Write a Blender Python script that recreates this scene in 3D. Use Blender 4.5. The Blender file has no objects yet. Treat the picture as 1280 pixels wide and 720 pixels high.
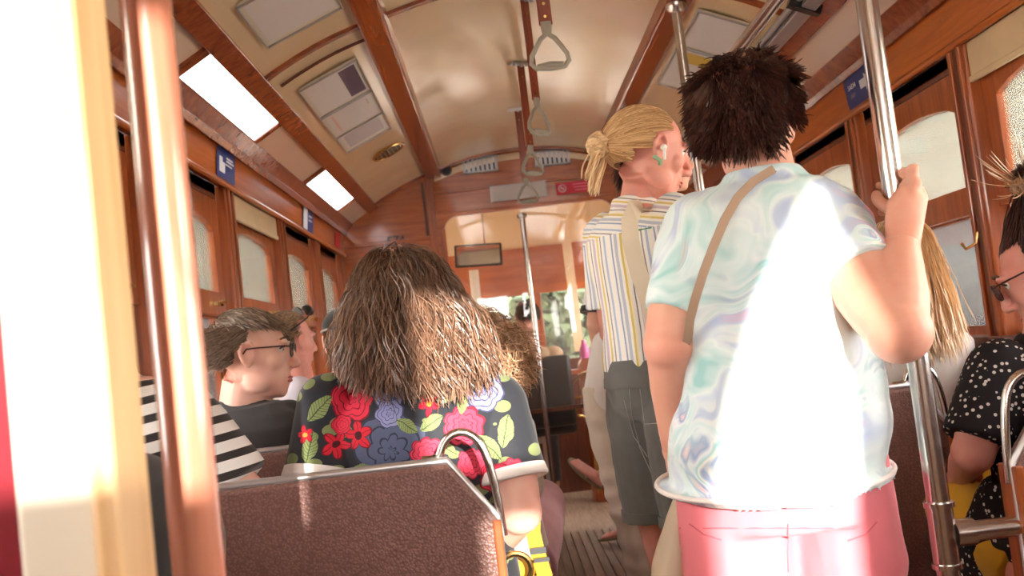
import bpy, bmesh, math, random
from mathutils import Vector, Matrix, noise
V = Vector
PI = math.pi
C = bpy.context.scene.collection
random.seed(7)
# ------------------------------------------------------------------ camera
F = 1200.0
CAMP = V((-0.21, 0.0, 1.12))
fc = V(((630-640)/F, -(438-360)/F, -1.0)).normalized()      # world +Y seen from the camera
ro = math.radians(6.6)
uc = V((-math.sin(ro), math.cos(ro), 0)); uc = (uc - fc*uc.dot(fc)).normalized()
rc = fc.cross(uc)
M3 = Matrix((rc, fc, uc))                                   # camera -> world
def P(px, py, y):
    """the point of the place seen at a pixel, at y metres down the tram"""
    d = M3 @ V(((px-640)/F, -(py-360)/F, -1.0))
    return CAMP + d*(y/d.y)
cam = bpy.data.objects.new('camera', bpy.data.cameras.new('camera')); C.objects.link(cam)
cam.data.sensor_width = 36; cam.data.lens = 36*F/1280; cam.data.clip_start = 0.02
cam.matrix_world = Matrix.Translation(CAMP) @ M3.to_4x4()
bpy.context.scene.camera = cam
cam.data.dof.use_dof = True; cam.data.dof.focus_distance = 2.0; cam.data.dof.aperture_fstop = 6.3

# ------------------------------------------------------------------ mesh builder
class MB:
    def __init__(s): s.v = []; s.f = []; s.tone = []; s.m = []
    def add(s, vs, fs, mi=0):
        o = len(s.v); s.v += [V(a) for a in vs]; s.f += [tuple(i+o for i in f) for f in fs]; s.m += [mi]*len(fs)
    def box(s, c, d, rot=None, mi=0):
        c = V(c); h = V(d)/2
        vs = [V((x*h.x, y*h.y, z*h.z)) for x in (-1,1) for y in (-1,1) for z in (-1,1)]
        if rot is not None: vs = [rot @ a for a in vs]
        s.add([c+a for a in vs], [(0,1,3,2),(4,6,7,5),(0,4,5,1),(2,3,7,6),(0,2,6,4),(1,5,7,3)], mi)
    def tube(s, pts, r, seg=12, cap=True, mi=0, squash=None):
        pts = [V(p) for p in pts]; n = len(pts)
        if not hasattr(r, '__len__'): r = [r]*n
        vs = []; fs = []; ref = None
        for i, p in enumerate(pts):
            t = (pts[min(i+1,n-1)]-pts[max(i-1,0)]).normalized()
            if ref is None:
                ref = V((0,0,1)) if abs(t.z) < .9 else V((1,0,0))
            a = (ref - t*ref.dot(t)).normalized(); b = t.cross(a); ref = a
            for k in range(seg):
                th = 2*PI*k/seg; vs.append(p + (a*math.cos(th)+b*math.sin(th))*r[i])
        for i in range(n-1):
            for k in range(seg):
                k2 = (k+1)%seg
                fs.append((i*seg+k, i*seg+k2, (i+1)*seg+k2, (i+1)*seg+k))
        if cap:
            fs.append(tuple(range(seg-1,-1,-1))); fs.append(tuple((n-1)*seg+k for k in range(seg)))
        s.add(vs, fs, mi)
    def loft(s, rings, seg=28, pw=2.0, cap=True, mi=0):
        """rings: (centre, half axis a, half axis b)"""
        vs = []; fs = []
        for c, a, b in rings:
            c = V(c); a = V(a); b = V(b)
            for k in range(seg):
                th = 2*PI*k/seg; ct, st = math.cos(th), math.sin(th)
                ct = math.copysign(abs(ct)**(2/pw), ct); st = math.copysign(abs(st)**(2/pw), st)
                vs.append(c + a*ct + b*st)
        n = len(rings)
        for i in range(n-1):
            for k in range(seg):
                k2 = (k+1)%seg
                fs.append((i*seg+k, i*seg+k2, (i+1)*seg+k2, (i+1)*seg+k))
        if cap:
            fs.append(tuple(range(seg-1,-1,-1))); fs.append(tuple((n-1)*seg+k for k in range(seg)))
        s.add(vs, fs, mi)
    def ell(s, c, r, rot=None, nu=20, nv=12, mi=0):
        c = V(c); r = (r, r, r) if not hasattr(r, '__len__') else r
        vs = []; fs = []
        for j in range(1, nv):
            ph = PI*j/nv
            for i in range(nu):
                th = 2*PI*i/nu
                vs.append(V((r[0]*math.sin(ph)*math.cos(th), r[1]*math.sin(ph)*math.sin(th), r[2]*math.cos(ph))))
        vs.append(V((0,0,r[2]))); vs.append(V((0,0,-r[2])))
        for j in range(nv-2):
            for i in range(nu):
                i2 = (i+1)%nu; fs.append((j*nu+i, (j+1)*nu+i, (j+1)*nu+i2, j*nu+i2))
        T = len(vs)-2
        for i in range(nu):
            i2 = (i+1)%nu; fs.append((T, i, i2)); fs.append((T+1, (nv-2)*nu+i2, (nv-2)*nu+i))
        if rot is not None: vs = [rot @ a for a in vs]
        s.add([c+a for a in vs], fs, mi)
    def prism(s, poly, ax, mi=0):
        """closed polygon (list of points) extruded by the vector ax"""
        n = len(poly); ax = V(ax)
        s.add([V(p) for p in poly]+[V(p)+ax for p in poly],
              [tuple(range(n-1,-1,-1)), tuple(range(n,2*n))]+[(i,(i+1)%n,(i+1)%n+n,i+n) for i in range(n)], mi)
    def ringframe(s, inner, outer, ax, mi=0):
        """flat frame between two matched closed outlines, extruded"""
        n = len(inner); ax = V(ax)
        vs = [V(p) for p in inner]+[V(p) for p in outer]+[V(p)+ax for p in inner]+[V(p)+ax for p in outer]
        fs = []
        for i in range(n):
            j = (i+1)%n
            fs += [(i,j,n+j,n+i), (2*n+i,3*n+i,3*n+j,2*n+j), (i,2*n+i,2*n+j,j), (n+i,n+j,3*n+j,3*n+i)]
        s.add(vs, fs, mi)
    def xf(s, fn): s.v = [fn(a) for a in s.v]; return s
    def mesh(s, name='m'):
        me = bpy.data.meshes.new(name); me.from_pydata([tuple(a) for a in s.v], [], s.f); me.update()
        bm = bmesh.new(); bm.from_mesh(me); bmesh.ops.recalc_face_normals(bm, faces=bm.faces); bm.to_mesh(me); bm.free()
        for p, mi in zip(me.polygons, s.m): p.material_index = mi
        return me

def empty(name, loc):
    o = bpy.data.objects.new(name, None); o.empty_display_size = .05; o.location = loc; C.objects.link(o); return o
def link(name, me, mat, parent=None, smooth=True, bevel=0):
    """me holds world-placed points; the object gets its own origin at its base"""
    vs = me.vertices
    if parent is not None:
        o0 = V(parent.get('_o', parent.location))
        base = o0
    else:
        if len(vs):
            xs = [v.co for v in vs]
            base = V(((min(a.x for a in xs)+max(a.x for a in xs))/2, (min(a.y for a in xs)+max(a.y for a in xs))/2, min(a.z for a in xs)))
        else: base = V((0,0,0))
    me.transform(Matrix.Translation(-base))
    o = bpy.data.objects.new(name, me); C.objects.link(o)
    if parent is not None: o.parent = parent; ORG[o.name] = V((0,0,0))
    else: o.location = base
    for m in (mat if isinstance(mat, (list, tuple)) else [mat]): me.materials.append(m)
    if smooth:
        for p in me.polygons: p.use_smooth = True
    if bevel:
        b = o.modifiers.new('bevel', 'BEVEL'); b.width = bevel; b.segments = 2; b.limit_method = 'ANGLE'; b.angle_limit = math.radians(40)
    if smooth and not bevel:
        try:
            me.set_sharp_from_angle(angle=math.radians(42))
        except Exception: pass
    return o
ORG = {}
def part(name, mb, mat, parent, smooth=True, bevel=0, label=None):
    me = mb.mesh(name) if isinstance(mb, MB) else mb
    # base in world of the parent chain
    w = V((0,0,0)); q = parent
    while q is not None: w += V(q.location); q = q.parent
    me.transform(Matrix.Translation(-w))
    o = bpy.data.objects.new(name, me); C.objects.link(o); o.parent = parent
    for m in (mat if isinstance(mat, (list, tuple)) else [mat]): me.materials.append(m)
    if smooth:
        for p in me.polygons: p.use_smooth = True
        try: me.set_sharp_from_angle(angle=math.radians(42))
        except Exception: pass
    if bevel:
        b = o.modifiers.new('bevel', 'BEVEL'); b.width = bevel; b.segments = 2; b.limit_method = 'ANGLE'; b.angle_limit = math.radians(40)
    if label: o['label'] = label
    return o
def solo(name, mb, mat, label=None, cat=None, group=None, smooth=True, bevel=0, kind=None):
    me = mb.mesh(name) if isinstance(mb, MB) else mb
    o = link(name, me, mat, None, smooth, bevel); return tag(o, label, cat, group, kind)
def tag(o, label=None, cat=None, group=None, kind=None):
    if label: o['label'] = label
    if cat: o['category'] = cat
    if group: o['group'] = group
    if kind: o['kind'] = kind
    return o
def struct(name, mb, mat, smooth=False, bevel=0, label=None):
    return solo(name, mb, mat, label=label, smooth=smooth, bevel=bevel, kind='structure')
def fuse(mb, vox=.006, smooth=6, name='body', fold=None):
    """one continuous surface out of overlapping closed shapes"""
    me = mb.mesh('tmp'); o = bpy.data.objects.new('tmp', me); C.objects.link(o)
    m = o.modifiers.new('r', 'REMESH'); m.mode = 'VOXEL'; m.voxel_size = vox; m.adaptivity = 0
    if smooth:
        s_ = o.modifiers.new('s', 'SMOOTH'); s_.iterations = smooth; s_.factor = .5
    dg = bpy.context.evaluated_depsgraph_get()
    ev = o.evaluated_get(dg)
    r = bpy.data.meshes.new_from_object(ev)
    bpy.data.objects.remove(o); bpy.data.meshes.remove(me)
    r.name = name
    if fold:
        ns = [v.normal.copy() for v in r.vertices]
        for v, n in zip(r.vertices, ns): v.co += n*fold(v.co, n)
        r.update()
    r.materials.clear()
    return r
def nz(p, sx, sy, sz, seed=0.0):
    return noise.noise(V((p[0]*sx+seed*7.3, p[1]*sy+seed*3.1, p[2]*sz+seed*1.7)))
def copy_tree(o, parent=None, move=V((0,0,0))):
    c = o.copy(); C.objects.link(c); c.parent = parent
    if parent is None: c.location = V(o.location)+V(move)
    for ch in [x for x in bpy.data.objects if x.parent == o]: copy_tree(ch, c)
    return c
def rotz(a): return Matrix.Rotation(a, 3, 'Z')

# ------------------------------------------------------------------ materials
def hexc(r, g, b):
    f = lambda c: (c/255/12.92) if c/255 <= .04045 else ((c/255+.055)/1.055)**2.4
    return (f(r), f(g), f(b), 1)
def pm(name, col, rough=.5, metal=0, coat=0, spec=.5, emis=None, es=0, sheen=0, sss=0):
    m = bpy.data.materials.new(name); m.use_nodes = True
    b = m.node_tree.nodes['Principled BSDF']
    b.inputs['Base Color'].default_value = col; b.inputs['Roughness'].default_value = rough
    b.inputs['Metallic'].default_value = metal; b.inputs['Coat Weight'].default_value = coat
    b.inputs['Coat Roughness'].default_value = .12; b.inputs['Specular IOR Level'].default_value = spec
    if sheen: b.inputs['Sheen Weight'].default_value = sheen
    if sss:
        b.inputs['Subsurface Weight'].default_value = sss; b.inputs['Subsurface Radius'].default_value = (.012,.005,.003); b.inputs['Subsurface Scale'].default_value = 1
    if emis: b.inputs['Emission Color'].default_value = emis; b.inputs['Emission Strength'].default_value = es
    return m
class E_:
    """small arithmetic on node sockets"""
    def __init__(s, nt, sock): s.nt = nt; s.s = sock
    def op(s, o, *a):
        n = s.nt.nodes.new('ShaderNodeMath'); n.operation = o
        for i, x in enumerate((s,)+a):
            if isinstance(x, E_): s.nt.links.new(x.s, n.inputs[i])
            else: n.inputs[i].default_value = x
        return E_(s.nt, n.outputs[0])
    def __add__(s, o): return s.op('ADD', o)
    def __sub__(s, o): return s.op('SUBTRACT', o)
    def __mul__(s, o): return s.op('MULTIPLY', o)
    def lt(s, o): return s.op('LESS_THAN', o)
    def gt(s, o): return s.op('GREATER_THAN', o)
def nodes(m):
    nt = m.node_tree; return nt, nt.nodes['Principled BSDF']
def texco(nt, kind='Object'):
    t = nt.nodes.new('ShaderNodeTexCoord'); return t.outputs[kind]
def mapping(nt, src, scale=(1,1,1), loc=(0,0,0), rot=(0,0,0)):
    n = nt.nodes.new('ShaderNodeMapping'); nt.links.new(src, n.inputs[0])
    n.inputs['Scale'].default_value = scale; n.inputs['Location'].default_value = loc; n.inputs['Rotation'].default_value = rot
    return n.outputs[0]
def ramp(nt, fac, stops, interp='LINEAR'):
    n = nt.nodes.new('ShaderNodeValToRGB'); n.color_ramp.interpolation = interp
    el = n.color_ramp.elements
    while len(el) > 1: el.remove(el[-1])
    el[0].position = stops[0][0]; el[0].color = stops[0][1]
    for p, c in stops[1:]:
        e = el.new(p); e.color = c
    nt.links.new(fac, n.inputs[0]); return n.outputs[0]
def noisetex(nt, vec, scale, detail=4, rough=.5, dist=0):
    n = nt.nodes.new('ShaderNodeTexNoise'); nt.links.new(vec, n.inputs['Vector'])
    n.inputs['Scale'].default_value = scale; n.inputs['Detail'].default_value = detail
    n.inputs['Roughness'].default_value = rough; n.inputs['Distortion'].default_value = dist
    return n.outputs[0]
def bump(nt, b, h, strength=.2, dist=.002):
    n = nt.nodes.new('ShaderNodeBump'); n.inputs['Strength'].default_value = strength; n.inputs['Distance'].default_value = dist
    nt.links.new(h, n.inputs['Height']); nt.links.new(n.outputs[0], b.inputs['Normal'])
def mixc(nt, fac, a, b):
    n = nt.nodes.new('ShaderNodeMix'); n.data_type = 'RGBA'
    for i, x in ((0, fac), (6, a), (7, b)):
        if isinstance(x, E_): x = x.s
        if hasattr(x, 'is_linked'): nt.links.new(x, n.inputs[i])
        else: n.inputs[i].default_value = x
    return n.outputs[2]
def wood(name, c1, c2, axis='Y', rough=.28, coat=.5, sc=1.0):
    m = pm(name, c1, rough, coat=coat); nt, b = nodes(m)
    s = {'Y': (9, .7, 9), 'X': (.7, 9, 9), 'Z': (9, 9, .7)}[axis]
    mp = mapping(nt, texco(nt), tuple(a*sc for a in s))
    n1 = noisetex(nt, mp, 3.0, 6, .6, 1.2)
    mid = tuple((a+b_)/2 for a, b_ in zip(c1, c2))
    nt.links.new(ramp(nt, n1, [(.28, c2), (.5, mid), (.72, c1)]), b.inputs['Base Color'])
    n2 = noisetex(nt, mapping(nt, texco(nt), tuple(a*6*sc for a in s)), 4.0, 3)
    bump(nt, b, n2, .12, .001)
    return m
def cloth(name, col, rough=.85, weave=900, var=.12):
    m = pm(name, col, rough, spec=.2, sheen=.2); nt, b = nodes(m)
    n1 = noisetex(nt, texco(nt), 9, 3)
    d = tuple(c*(1-var) for c in col[:3])+(1,)
    nt.links.new(ramp(nt, n1, [(.3, d), (.7, col)]), b.inputs['Base Color'])
    bump(nt, b, noisetex(nt, texco(nt), weave, 1), .25, .0008)
    return m
def skin(name, col, red=.15):
    m = pm(name, col, .48, spec=.4, sss=.25); nt, b = nodes(m)
    n1 = noisetex(nt, texco(nt), 14, 4)
    d = (col[0]*(1-.02), col[1]*(1-red), col[2]*(1-red), 1)
    nt.links.new(ramp(nt, n1, [(.35, d), (.65, col)]), b.inputs['Base Color'])
    bump(nt, b, noisetex(nt, texco(nt), 260, 3), .12, .0008)
    return m
def hairm(name, dark, light, rough=.38):
    m = pm(name, dark, rough, spec=.5); nt, b = nodes(m)
    a = nt.nodes.new('ShaderNodeAttribute'); a.attribute_name = 'tone'
    nt.links.new(ramp(nt, a.outputs['Fac'], [(0, dark), (1, light)]), b.inputs['Base Color'])
    return m
M = {}
M['wood'] = wood('varnished_oak', hexc(206,116,50), hexc(164,80,32))
M['wood_x'] = wood('varnished_oak_cross', hexc(198,108,48), hexc(150,70,30), 'X')
M['wood_z'] = wood('varnished_oak_upright', hexc(186,100,50), hexc(132,62,32), 'Z')
M['beam'] = wood('mahogany_beam', hexc(176,92,54), hexc(122,52,30), 'Y', .2, .8)
M['batten'] = wood('mahogany_batten', hexc(168,88,52), hexc(120,54,32), 'X', .25, .6)
M['dark'] = wood('dark_wood', hexc(110,58,36), hexc(70,34,22), 'Z', .35, .3)
M['pole_wood'] = wood('red_wood_pole', hexc(200,138,112), hexc(162,92,70), 'Z', .22, .8)
M['cream'] = pm('cream_enamel', hexc(232,206,166), .16, coat=.5)
nt, b = nodes(M['cream']); nt.links.new(ramp(nt, noisetex(nt, texco(nt), 1.3, 3), [(.3, hexc(226,198,156)), (.7, hexc(236,212,176))]), b.inputs['Base Color']); bump(nt, b, noisetex(nt, texco(nt), 2.2, 2), .35, .03)
M['panel'] = pm('pinkish_lamp_panel', hexc(232,210,190), .14, coat=.5)
nt, b = nodes(M['panel']); bump(nt, b, noisetex(nt, texco(nt), 2.6, 1), .3, .02)
M['white_paint'] = pm('cream_white_paint', hexc(216,208,190), .45)
M['red_paint'] = pm('dark_red_paint', hexc(120,26,38), .35, coat=.3)
M['chrome'] = pm('brushed_chrome', hexc(205,198,192), .22, metal=1)

M['alu'] = pm('dull_aluminium', hexc(190,186,186), .38, metal=.8)
M['brass'] = pm('worn_brass', hexc(205,170,110), .25, metal=1)
M['black'] = pm('black_plastic', hexc(30,28,28), .4)
M['dull_grey'] = pm('strap_grey_plastic', hexc(158,152,138), .45)
M['leather'] = wood('red_leather_strap', hexc(150,68,44), hexc(112,42,28), 'Z', .4, .2)
M['fluo'] = pm('lit_lamp_diffuser', (.9,.92,.95,1), .5, emis=(.95,.98,1,1), es=3.0)
M['seat'] = pm('brown_seat_vinyl', hexc(120,82,74), .42, spec=.4)
nt, b = nodes(M['seat'])
vo = nt.nodes.new('ShaderNodeTexVoronoi'); vo.inputs['Scale'].default_value = 230; nt.links.new(texco(nt), vo.inputs['Vector'])
nt.links.new(ramp(nt, vo.outputs['Distance'], [(.1, hexc(132,94,84)), (.6, hexc(106,72,64))]), b.inputs['Base Color']); bump(nt, b, vo.outputs['Distance'], .5, .002)
M['paper'] = pm('paper_notice', hexc(220,214,212), .4)
M['shade'] = cloth('cream_blind_cloth', hexc(214,190,150))
M['blue'] = pm('blue_sticker', hexc(44,66,130), .35)
M['white'] = pm('white_print', hexc(225,225,230), .5)
M['pinkred'] = pm('red_sticker', hexc(215,45,75), .4)
M['skin_a'] = skin('tanned_skin', hexc(222,168,144))
M['skin_b'] = skin('rosy_skin', hexc(224,160,144))
M['skin_c'] = skin('fair_skin', hexc(232,186,166))
M['skin_d'] = skin('tan_leg_skin', hexc(200,128,98))
M['lip'] = pm('lip_rose', hexc(204,116,106), .4)
M['glassframe'] = pm('dark_spectacle_frame', hexc(60,34,30), .3)
def glassmat(name, tint=(1,1,1,1), refl=1.0, rough=.02, haze=0, hazecol=(.8,.8,.8,1)):
    m = bpy.data.materials.new(name); m.use_nodes = True; nt = m.node_tree; nt.nodes.clear()
    out = nt.nodes.new('ShaderNodeOutputMaterial'); tr = nt.nodes.new('ShaderNodeBsdfTransparent'); gl = nt.nodes.new('ShaderNodeBsdfGlossy')
    tr.inputs[0].default_value = tint; gl.inputs['Roughness'].default_value = rough
    fr = nt.nodes.new('ShaderNodeFresnel'); fr.inputs[0].default_value = 1.45
    mx = nt.nodes.new('ShaderNodeMixShader'); nt.links.new(fr.outputs[0], mx.inputs[0]); nt.links.new(tr.outputs[0], mx.inputs[1]); nt.links.new(gl.outputs[0], mx.inputs[2])
    last = mx
    if haze:
        df = nt.nodes.new('ShaderNodeBsdfTranslucent'); df.inputs[0].default_value = hazecol
        d2 = nt.nodes.new('ShaderNodeBsdfDiffuse'); d2.inputs[0].default_value = hazecol
        ad = nt.nodes.new('ShaderNodeMixShader'); ad.inputs[0].default_value = .5
        nt.links.new(df.outputs[0], ad.inputs[1]); nt.links.new(d2.outputs[0], ad.inputs[2])
        m2 = nt.nodes.new('ShaderNodeMixShader'); m2.inputs[0].default_value = haze
        nt.links.new(mx.outputs[0], m2.inputs[1]); nt.links.new(ad.outputs[0], m2.inputs[2]); last = m2
    nt.links.new(last.outputs[0], out.inputs[0]); return m
M['glass'] = glassmat('window_glass', (.86,.84,.84,1), haze=.02)
M['dirty_glass'] = glassmat('dusty_upper_glass', (.84,.84,.79,1), haze=.05, hazecol=(.82,.80,.72,1))
M['clear'] = glassmat('clear_partition', (.97,.97,.97,1), haze=.05)
def text(s, size, loc, rot, depth=.0005):
    cu = bpy.data.curves.new('t', 'FONT'); cu.body = s; cu.size = size; cu.extrude = depth; cu.align_x = 'CENTER'; cu.align_y = 'CENTER'
    o = bpy.data.objects.new('t', cu); C.objects.link(o)
    dg = bpy.context.evaluated_depsgraph_get(); me = bpy.data.meshes.new_from_object(o.evaluated_get(dg))
    bpy.data.objects.remove(o); me.transform(Matrix.Translation(V(loc)) @ rot.to_4x4()); return me
SUN = V((-.15, 1.0, -.19)).normalized()
REAR_SILL = 1.22; REAR_TOP = 1.88
REAR_SHADE_BARS = [(-1.16, -.62), (-.06, .13), (.43, .55), (1.10, 1.16)]  # rear wall bars, spaced for the shadows they throw inside
# ------------------------------------------------------------------ the tram body
ZC = 1.12
YB = 5.85                      # front bulkhead
Y0 = -1.6                      # back of the rear platform
BEAM = (.515, 1.13); RAIL = (.91, .96); LB = (1.058, .872); FT = (1.104, .817); FB = (1.118, .686)
WALLX = 1.118
def S(side, a, h): return (side*a, ZC+h)
def strip(side, p, q, y0, y1, th=.02, mb=None, off=0.0):
    """a slab between cross-section points p and q (half-width, height over camera), running y0..y1; th outward"""
    x0, z0 = S(side, *p); x1, z1 = S(side, *q)
    t = V((x1-x0, 0, z1-z0)).normalized(); n = V((t.z, 0, -t.x))
    if n.dot(V((-x0, 0, 1.2-z0))) < 0: n = -n            # towards the inside
    a = V((x0, y0, z0))+n*off; b = V((x1, y0, z1))+n*off
    mb = mb or MB()
    mb.prism([a, b, b-n*th, a-n*th], (0, y1-y0, 0)); return mb
def lerp(p, q, s): return (p[0]+(q[0]-p[0])*s, p[1]+(q[1]-p[1])*s)
# floor: boards with slats running down the tram
f = MB(); f.box((0, 3.0, -.03), (2.5, 9.4, .06)); fl = struct('floor', f, M['dark'])
fm = pm('slatted_floor', hexc(120,98,82), .6); nt, b = nodes(fm)
fl.data.materials[0] = fm
nt.links.new(ramp(nt, noisetex(nt, mapping(nt, texco(nt), (20,1.2,1)), 4, 4), [(.3, hexc(126,102,84)), (.7, hexc(158,132,110))]), b.inputs['Base Color'])
sl = MB(); x = -.30
while x < .6:
    sl.box((x, 3.15, .006), (.022, 5.2, .012)); x += .046
part('floor_slats', sl, fm, fl, smooth=False)
# centre ceiling, arched between the beams
c = MB(); n = 14; inner = []
for i in range(n+1):
    u = -1+2*i/n; inner.append((u*BEAM[0], ZC+BEAM[1]+.085*(1-u*u)))
c.prism([V((a, Y0, z)) for a, z in inner]+[V((a, Y0, z+.03)) for a, z in reversed(inner)], (0, 7.45, 0))
ceil = struct('ceiling', c, M['cream'], smooth=True)
for side in (-1, 1):
    m = MB(); K = 6
    for k in range(K):      # gently curved slope from rail to beam
        s0, s1 = k/K, (k+1)/K
        bul = lambda s: .02*4*s*(1-s)
        p0 = lerp(RAIL, BEAM, s0); p1 = lerp(RAIL, BEAM, s1)
        strip(side, (p0[0], p0[1]+bul(s0)), (p1[0], p1[1]+bul(s1)), Y0, YB, .03, m)
    part('slope_panel', m, M['cream'], ceil, smooth=True)
    part('lamp_panel', strip(side, LB, RAIL, Y0, YB, .02), M['panel'], ceil, smooth=False)
# longitudinal woodwork
k = 0
for side, nm in ((-1, 'left'), (1, 'right')):
    m = MB(); x = side*BEAM[0]; z = ZC+BEAM[1]
    m.prism([V((x-.052*1, Y0, z+.02)), V((x+.052, Y0, z+.02)), V((x+.046, Y0, z-.036)), V((x-.046, Y0, z-.036))], (0, YB-Y0, 0))
    struct('trim_%d' % (k+1), m, M['beam'], bevel=.008, label='dark reddish wooden ceiling beam along the %s side' % nm)
    m = MB(); strip(side, (RAIL[0]+.035, RAIL[1]-.022), (RAIL[0]-.03, RAIL[1]+.012), Y0, YB, .04, m, .018)
    struct('trim_%d' % (k+2), m, M['batten'], bevel=.004)
    m = MB(); strip(side, FT, (LB[0]-.012, LB[1]+.008), Y0, YB, .04, m, .014)
    strip(side, (FT[0]+.003, FT[1]-.004), (FT[0]-.012, FT[1]+.022), Y0, YB, .04, m, .022)
    struct('trim_%d' % (k+3), m, M['batten'], bevel=.004)
    m = MB(); strip(side, FB, FT, Y0, YB, .03, m, .0)
    fa = struct('trim_%d' % (k+4), m, M['wood'], bevel=.003, label='orange brown wooden board above the %s windows' % nm)
    m = MB(); x = side*(FB[0]-.008); m.tube([(x, Y0, ZC+FB[1]), (x, YB, ZC+FB[1])], .011, 10)
    part('lower_moulding', m, M['wood'], fa)
    # lamp battens
    m = MB()
    for y in (.85, 1.76, 2.66, 3.53, 4.42, 5.30):
        strip(side, LB, RAIL, y-.02, y+.02, .02, m, .012)
    part('lamp_battens', m, M['batten'], ceil, smooth=False)
    for y in (1.0, 3.10, 5.79):
        m = MB()
        for q in range(6):
            s0, s1 = q/6, (q+1)/6
            p0 = lerp(RAIL, BEAM, s0); p1 = lerp(RAIL, BEAM, s1); bl = lambda s: .08*s*(1-s)
            strip(side, (p0[0], p0[1]+bl(s0)), (p1[0], p1[1]+bl(s1)), y-.014, y+.014, .02, m, .012)
        part('cross_batten', m, M['batten'], ceil, smooth=False)
    k += 4
for y in (1.0, 3.10, 5.79):
    m = MB()
    m.prism([V((a, y-.014, z+.01)) for a, z in inner]+[V((a, y-.014, z-.012)) for a, z in reversed(inner)], (0, .028, 0))
    part('cross_batten', m, M['batten'], ceil, smooth=False)
# lit ceiling lamps, left
def lamp(side, y0, y1, lab):
    t = empty('ceiling_lamp', (side*(LB[0]+RAIL[0])/2, (y0+y1)/2, ZC+(LB[1]+RAIL[1])/2)); tag(t, lab, 'lamp', 'lit lamps above the left windows')
    part('diffuser', strip(side, lerp(LB, RAIL, .10), lerp(LB, RAIL, .90), y0+.03, y1-.03, .012, None, .010), M['fluo'], t, smooth=False)
    m = MB()
    for a, b_ in ((.02, .12), (.88, .98)): strip(side, lerp(LB, RAIL, a), lerp(LB, RAIL, b_), y0+.015, y1-.015, .014, m, .013)
    part('lamp_frame', m, M['batten'], t, smooth=False)
lamp(-1, 2.66, 3.53, 'large glowing white lamp panel above the left windows, nearer one')
lamp(-1, 4.42, 5.30, 'smaller looking glowing white lamp panel close to the front bulkhead')
# hatch lines, grille, notices on the slopes
def slope_pt(side, y, s, off=0):
    p = lerp(RAIL, BEAM, s); h = p[1]+.08*s*(1-s)
    return V((side*p[0], y, ZC+h-off))
def sheet(side, y0, y1, s0, s1, off=.008, th=.003):
    a, b, c_, d = slope_pt(side, y0, s0, off), slope_pt(side, y0, s1, off), slope_pt(side, y1, s1, off), slope_pt(side, y1, s0, off)
    m = MB(); m.prism([a, b, c_, d], (0, 0, th)); return m
def notice(side, y0, y1, s0, s1, lab, cells, base='paper', frame=True):
    t = empty('framed_notice', slope_pt(side, (y0+y1)/2, (s0+s1)/2)); tag(t, lab, 'notice')
    part('backing', sheet(side, y0-.02, y1+.02, s0-.03, s1+.03, .010, .006), M['white_paint'], t, smooth=False)
    part('paper', sheet(side, y0, y1, s0, s1, .0125, .002), M[base], t, smooth=False)
    if frame:
        m = MB(); cs = [slope_pt(side, a, b_, .016) for a, b_ in ((y0-.02, s0-.03), (y0-.02, s1+.03), (y1+.02, s1+.03), (y1+.02, s0-.03), (y0-.02, s0-.03))]
        m.tube(cs, .004, 6); part('frame', m, M['alu'], t)
    by = {}
    for (u0, u1, v0, v1, mat) in cells:
        m = by.setdefault(mat, MB())
        q = sheet(side, y0+(y1-y0)*u0, y0+(y1-y0)*u1, s0+(s1-s0)*v0, s0+(s1-s0)*v1, .0145, .001); m.add(q.v, q.f)
    for mat, m in by.items(): part('print', m, M[mat], t, smooth=False)
M['ink'] = pm('pale_print', hexc(176,168,176), .5); M['purple'] = pm('purple_print', hexc(92,66,92), .5)
M['orange'] = pm('orange_print', hexc(212,110,76), .5); M['rosep'] = pm('rose_print', hexc(226,190,182), .5)
M['grey_p'] = pm('grey_print', hexc(196,186,184), .5); M['yel'] = pm('yellow_print', hexc(208,176,70), .5)
lines = [(.08+.11*i, .13+.11*i, .1, .9-.12*(i%3), 'grey_p') for i in range(8)]
notice(-1, 2.56, 2.86, .26, .80, 'pale printed notice in a frame, nearest on the left ceiling slope', [(.1,.5,.35,.75,'rosep'), (.55,.9,.1,.4,'grey_p'), (.55,.9,.5,.7,'ink'), (.6,.9,.78,.9,'rosep')])
notice(-1, 3.38, 3.74, .24, .72, 'framed poster with purple and orange print on left ceiling slope', [(.05,.95,.30,.98,'purple'), (.12,.35,.35,.85,'orange'), (.38,.52,.30,.72,'rosep'), (.58,.9,.40,.62,'ink')])
notice(-1, 3.79, 4.10, .24, .72, 'pale framed notice, middle of the three sheets on left slope', [(.1,.9,.1,.55,'rosep'), (.15,.4,.6,.9,'grey_p'), (.2,.6,.25,.40,'ink')], base='paper')
notice(-1, 4.14, 4.40, .24, .72, 'small framed notice of close grey text beside the round grille', [(.1+.1*i, .15+.1*i, .07, .93, 'ink') for i in range(8)])
notice(1, 3.29, 3.63, .30, .76, 'whitish framed notice with small purple square, right ceiling slope', [(.2,.45,.28,.42,'purple'), (.6,.8,.2,.8,'grey_p')])
notice(1, 3.68, 4.15, .30, .76, 'framed colourful poster lower on right ceiling slope beside chrome pole', [(.05,.3,.1,.9,'yel'), (.35,.6,.5,.8,'ink'), (.6,.9,.2,.5,'orange'), (.35,.55,.1,.4,'purple')])
m = MB()
m.tube([slope_pt(-1, 3.22, q/8, .012) for q in range(1, 9)], .006, 6); part('hatch_gap_shadow', m, M['dark'], ceil)  # dark tube standing for the gap's shadow along the hatch edge
t = empty('round_grille', slope_pt(-1, 4.84, .59)); tag(t, 'round dark ventilation grille on the left ceiling slope', 'grille')
ce = slope_pt(-1, 4.84, .59, .008); rt = Matrix.Rotation(-math.atan2(.17, .395), 3, 'Y')
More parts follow.
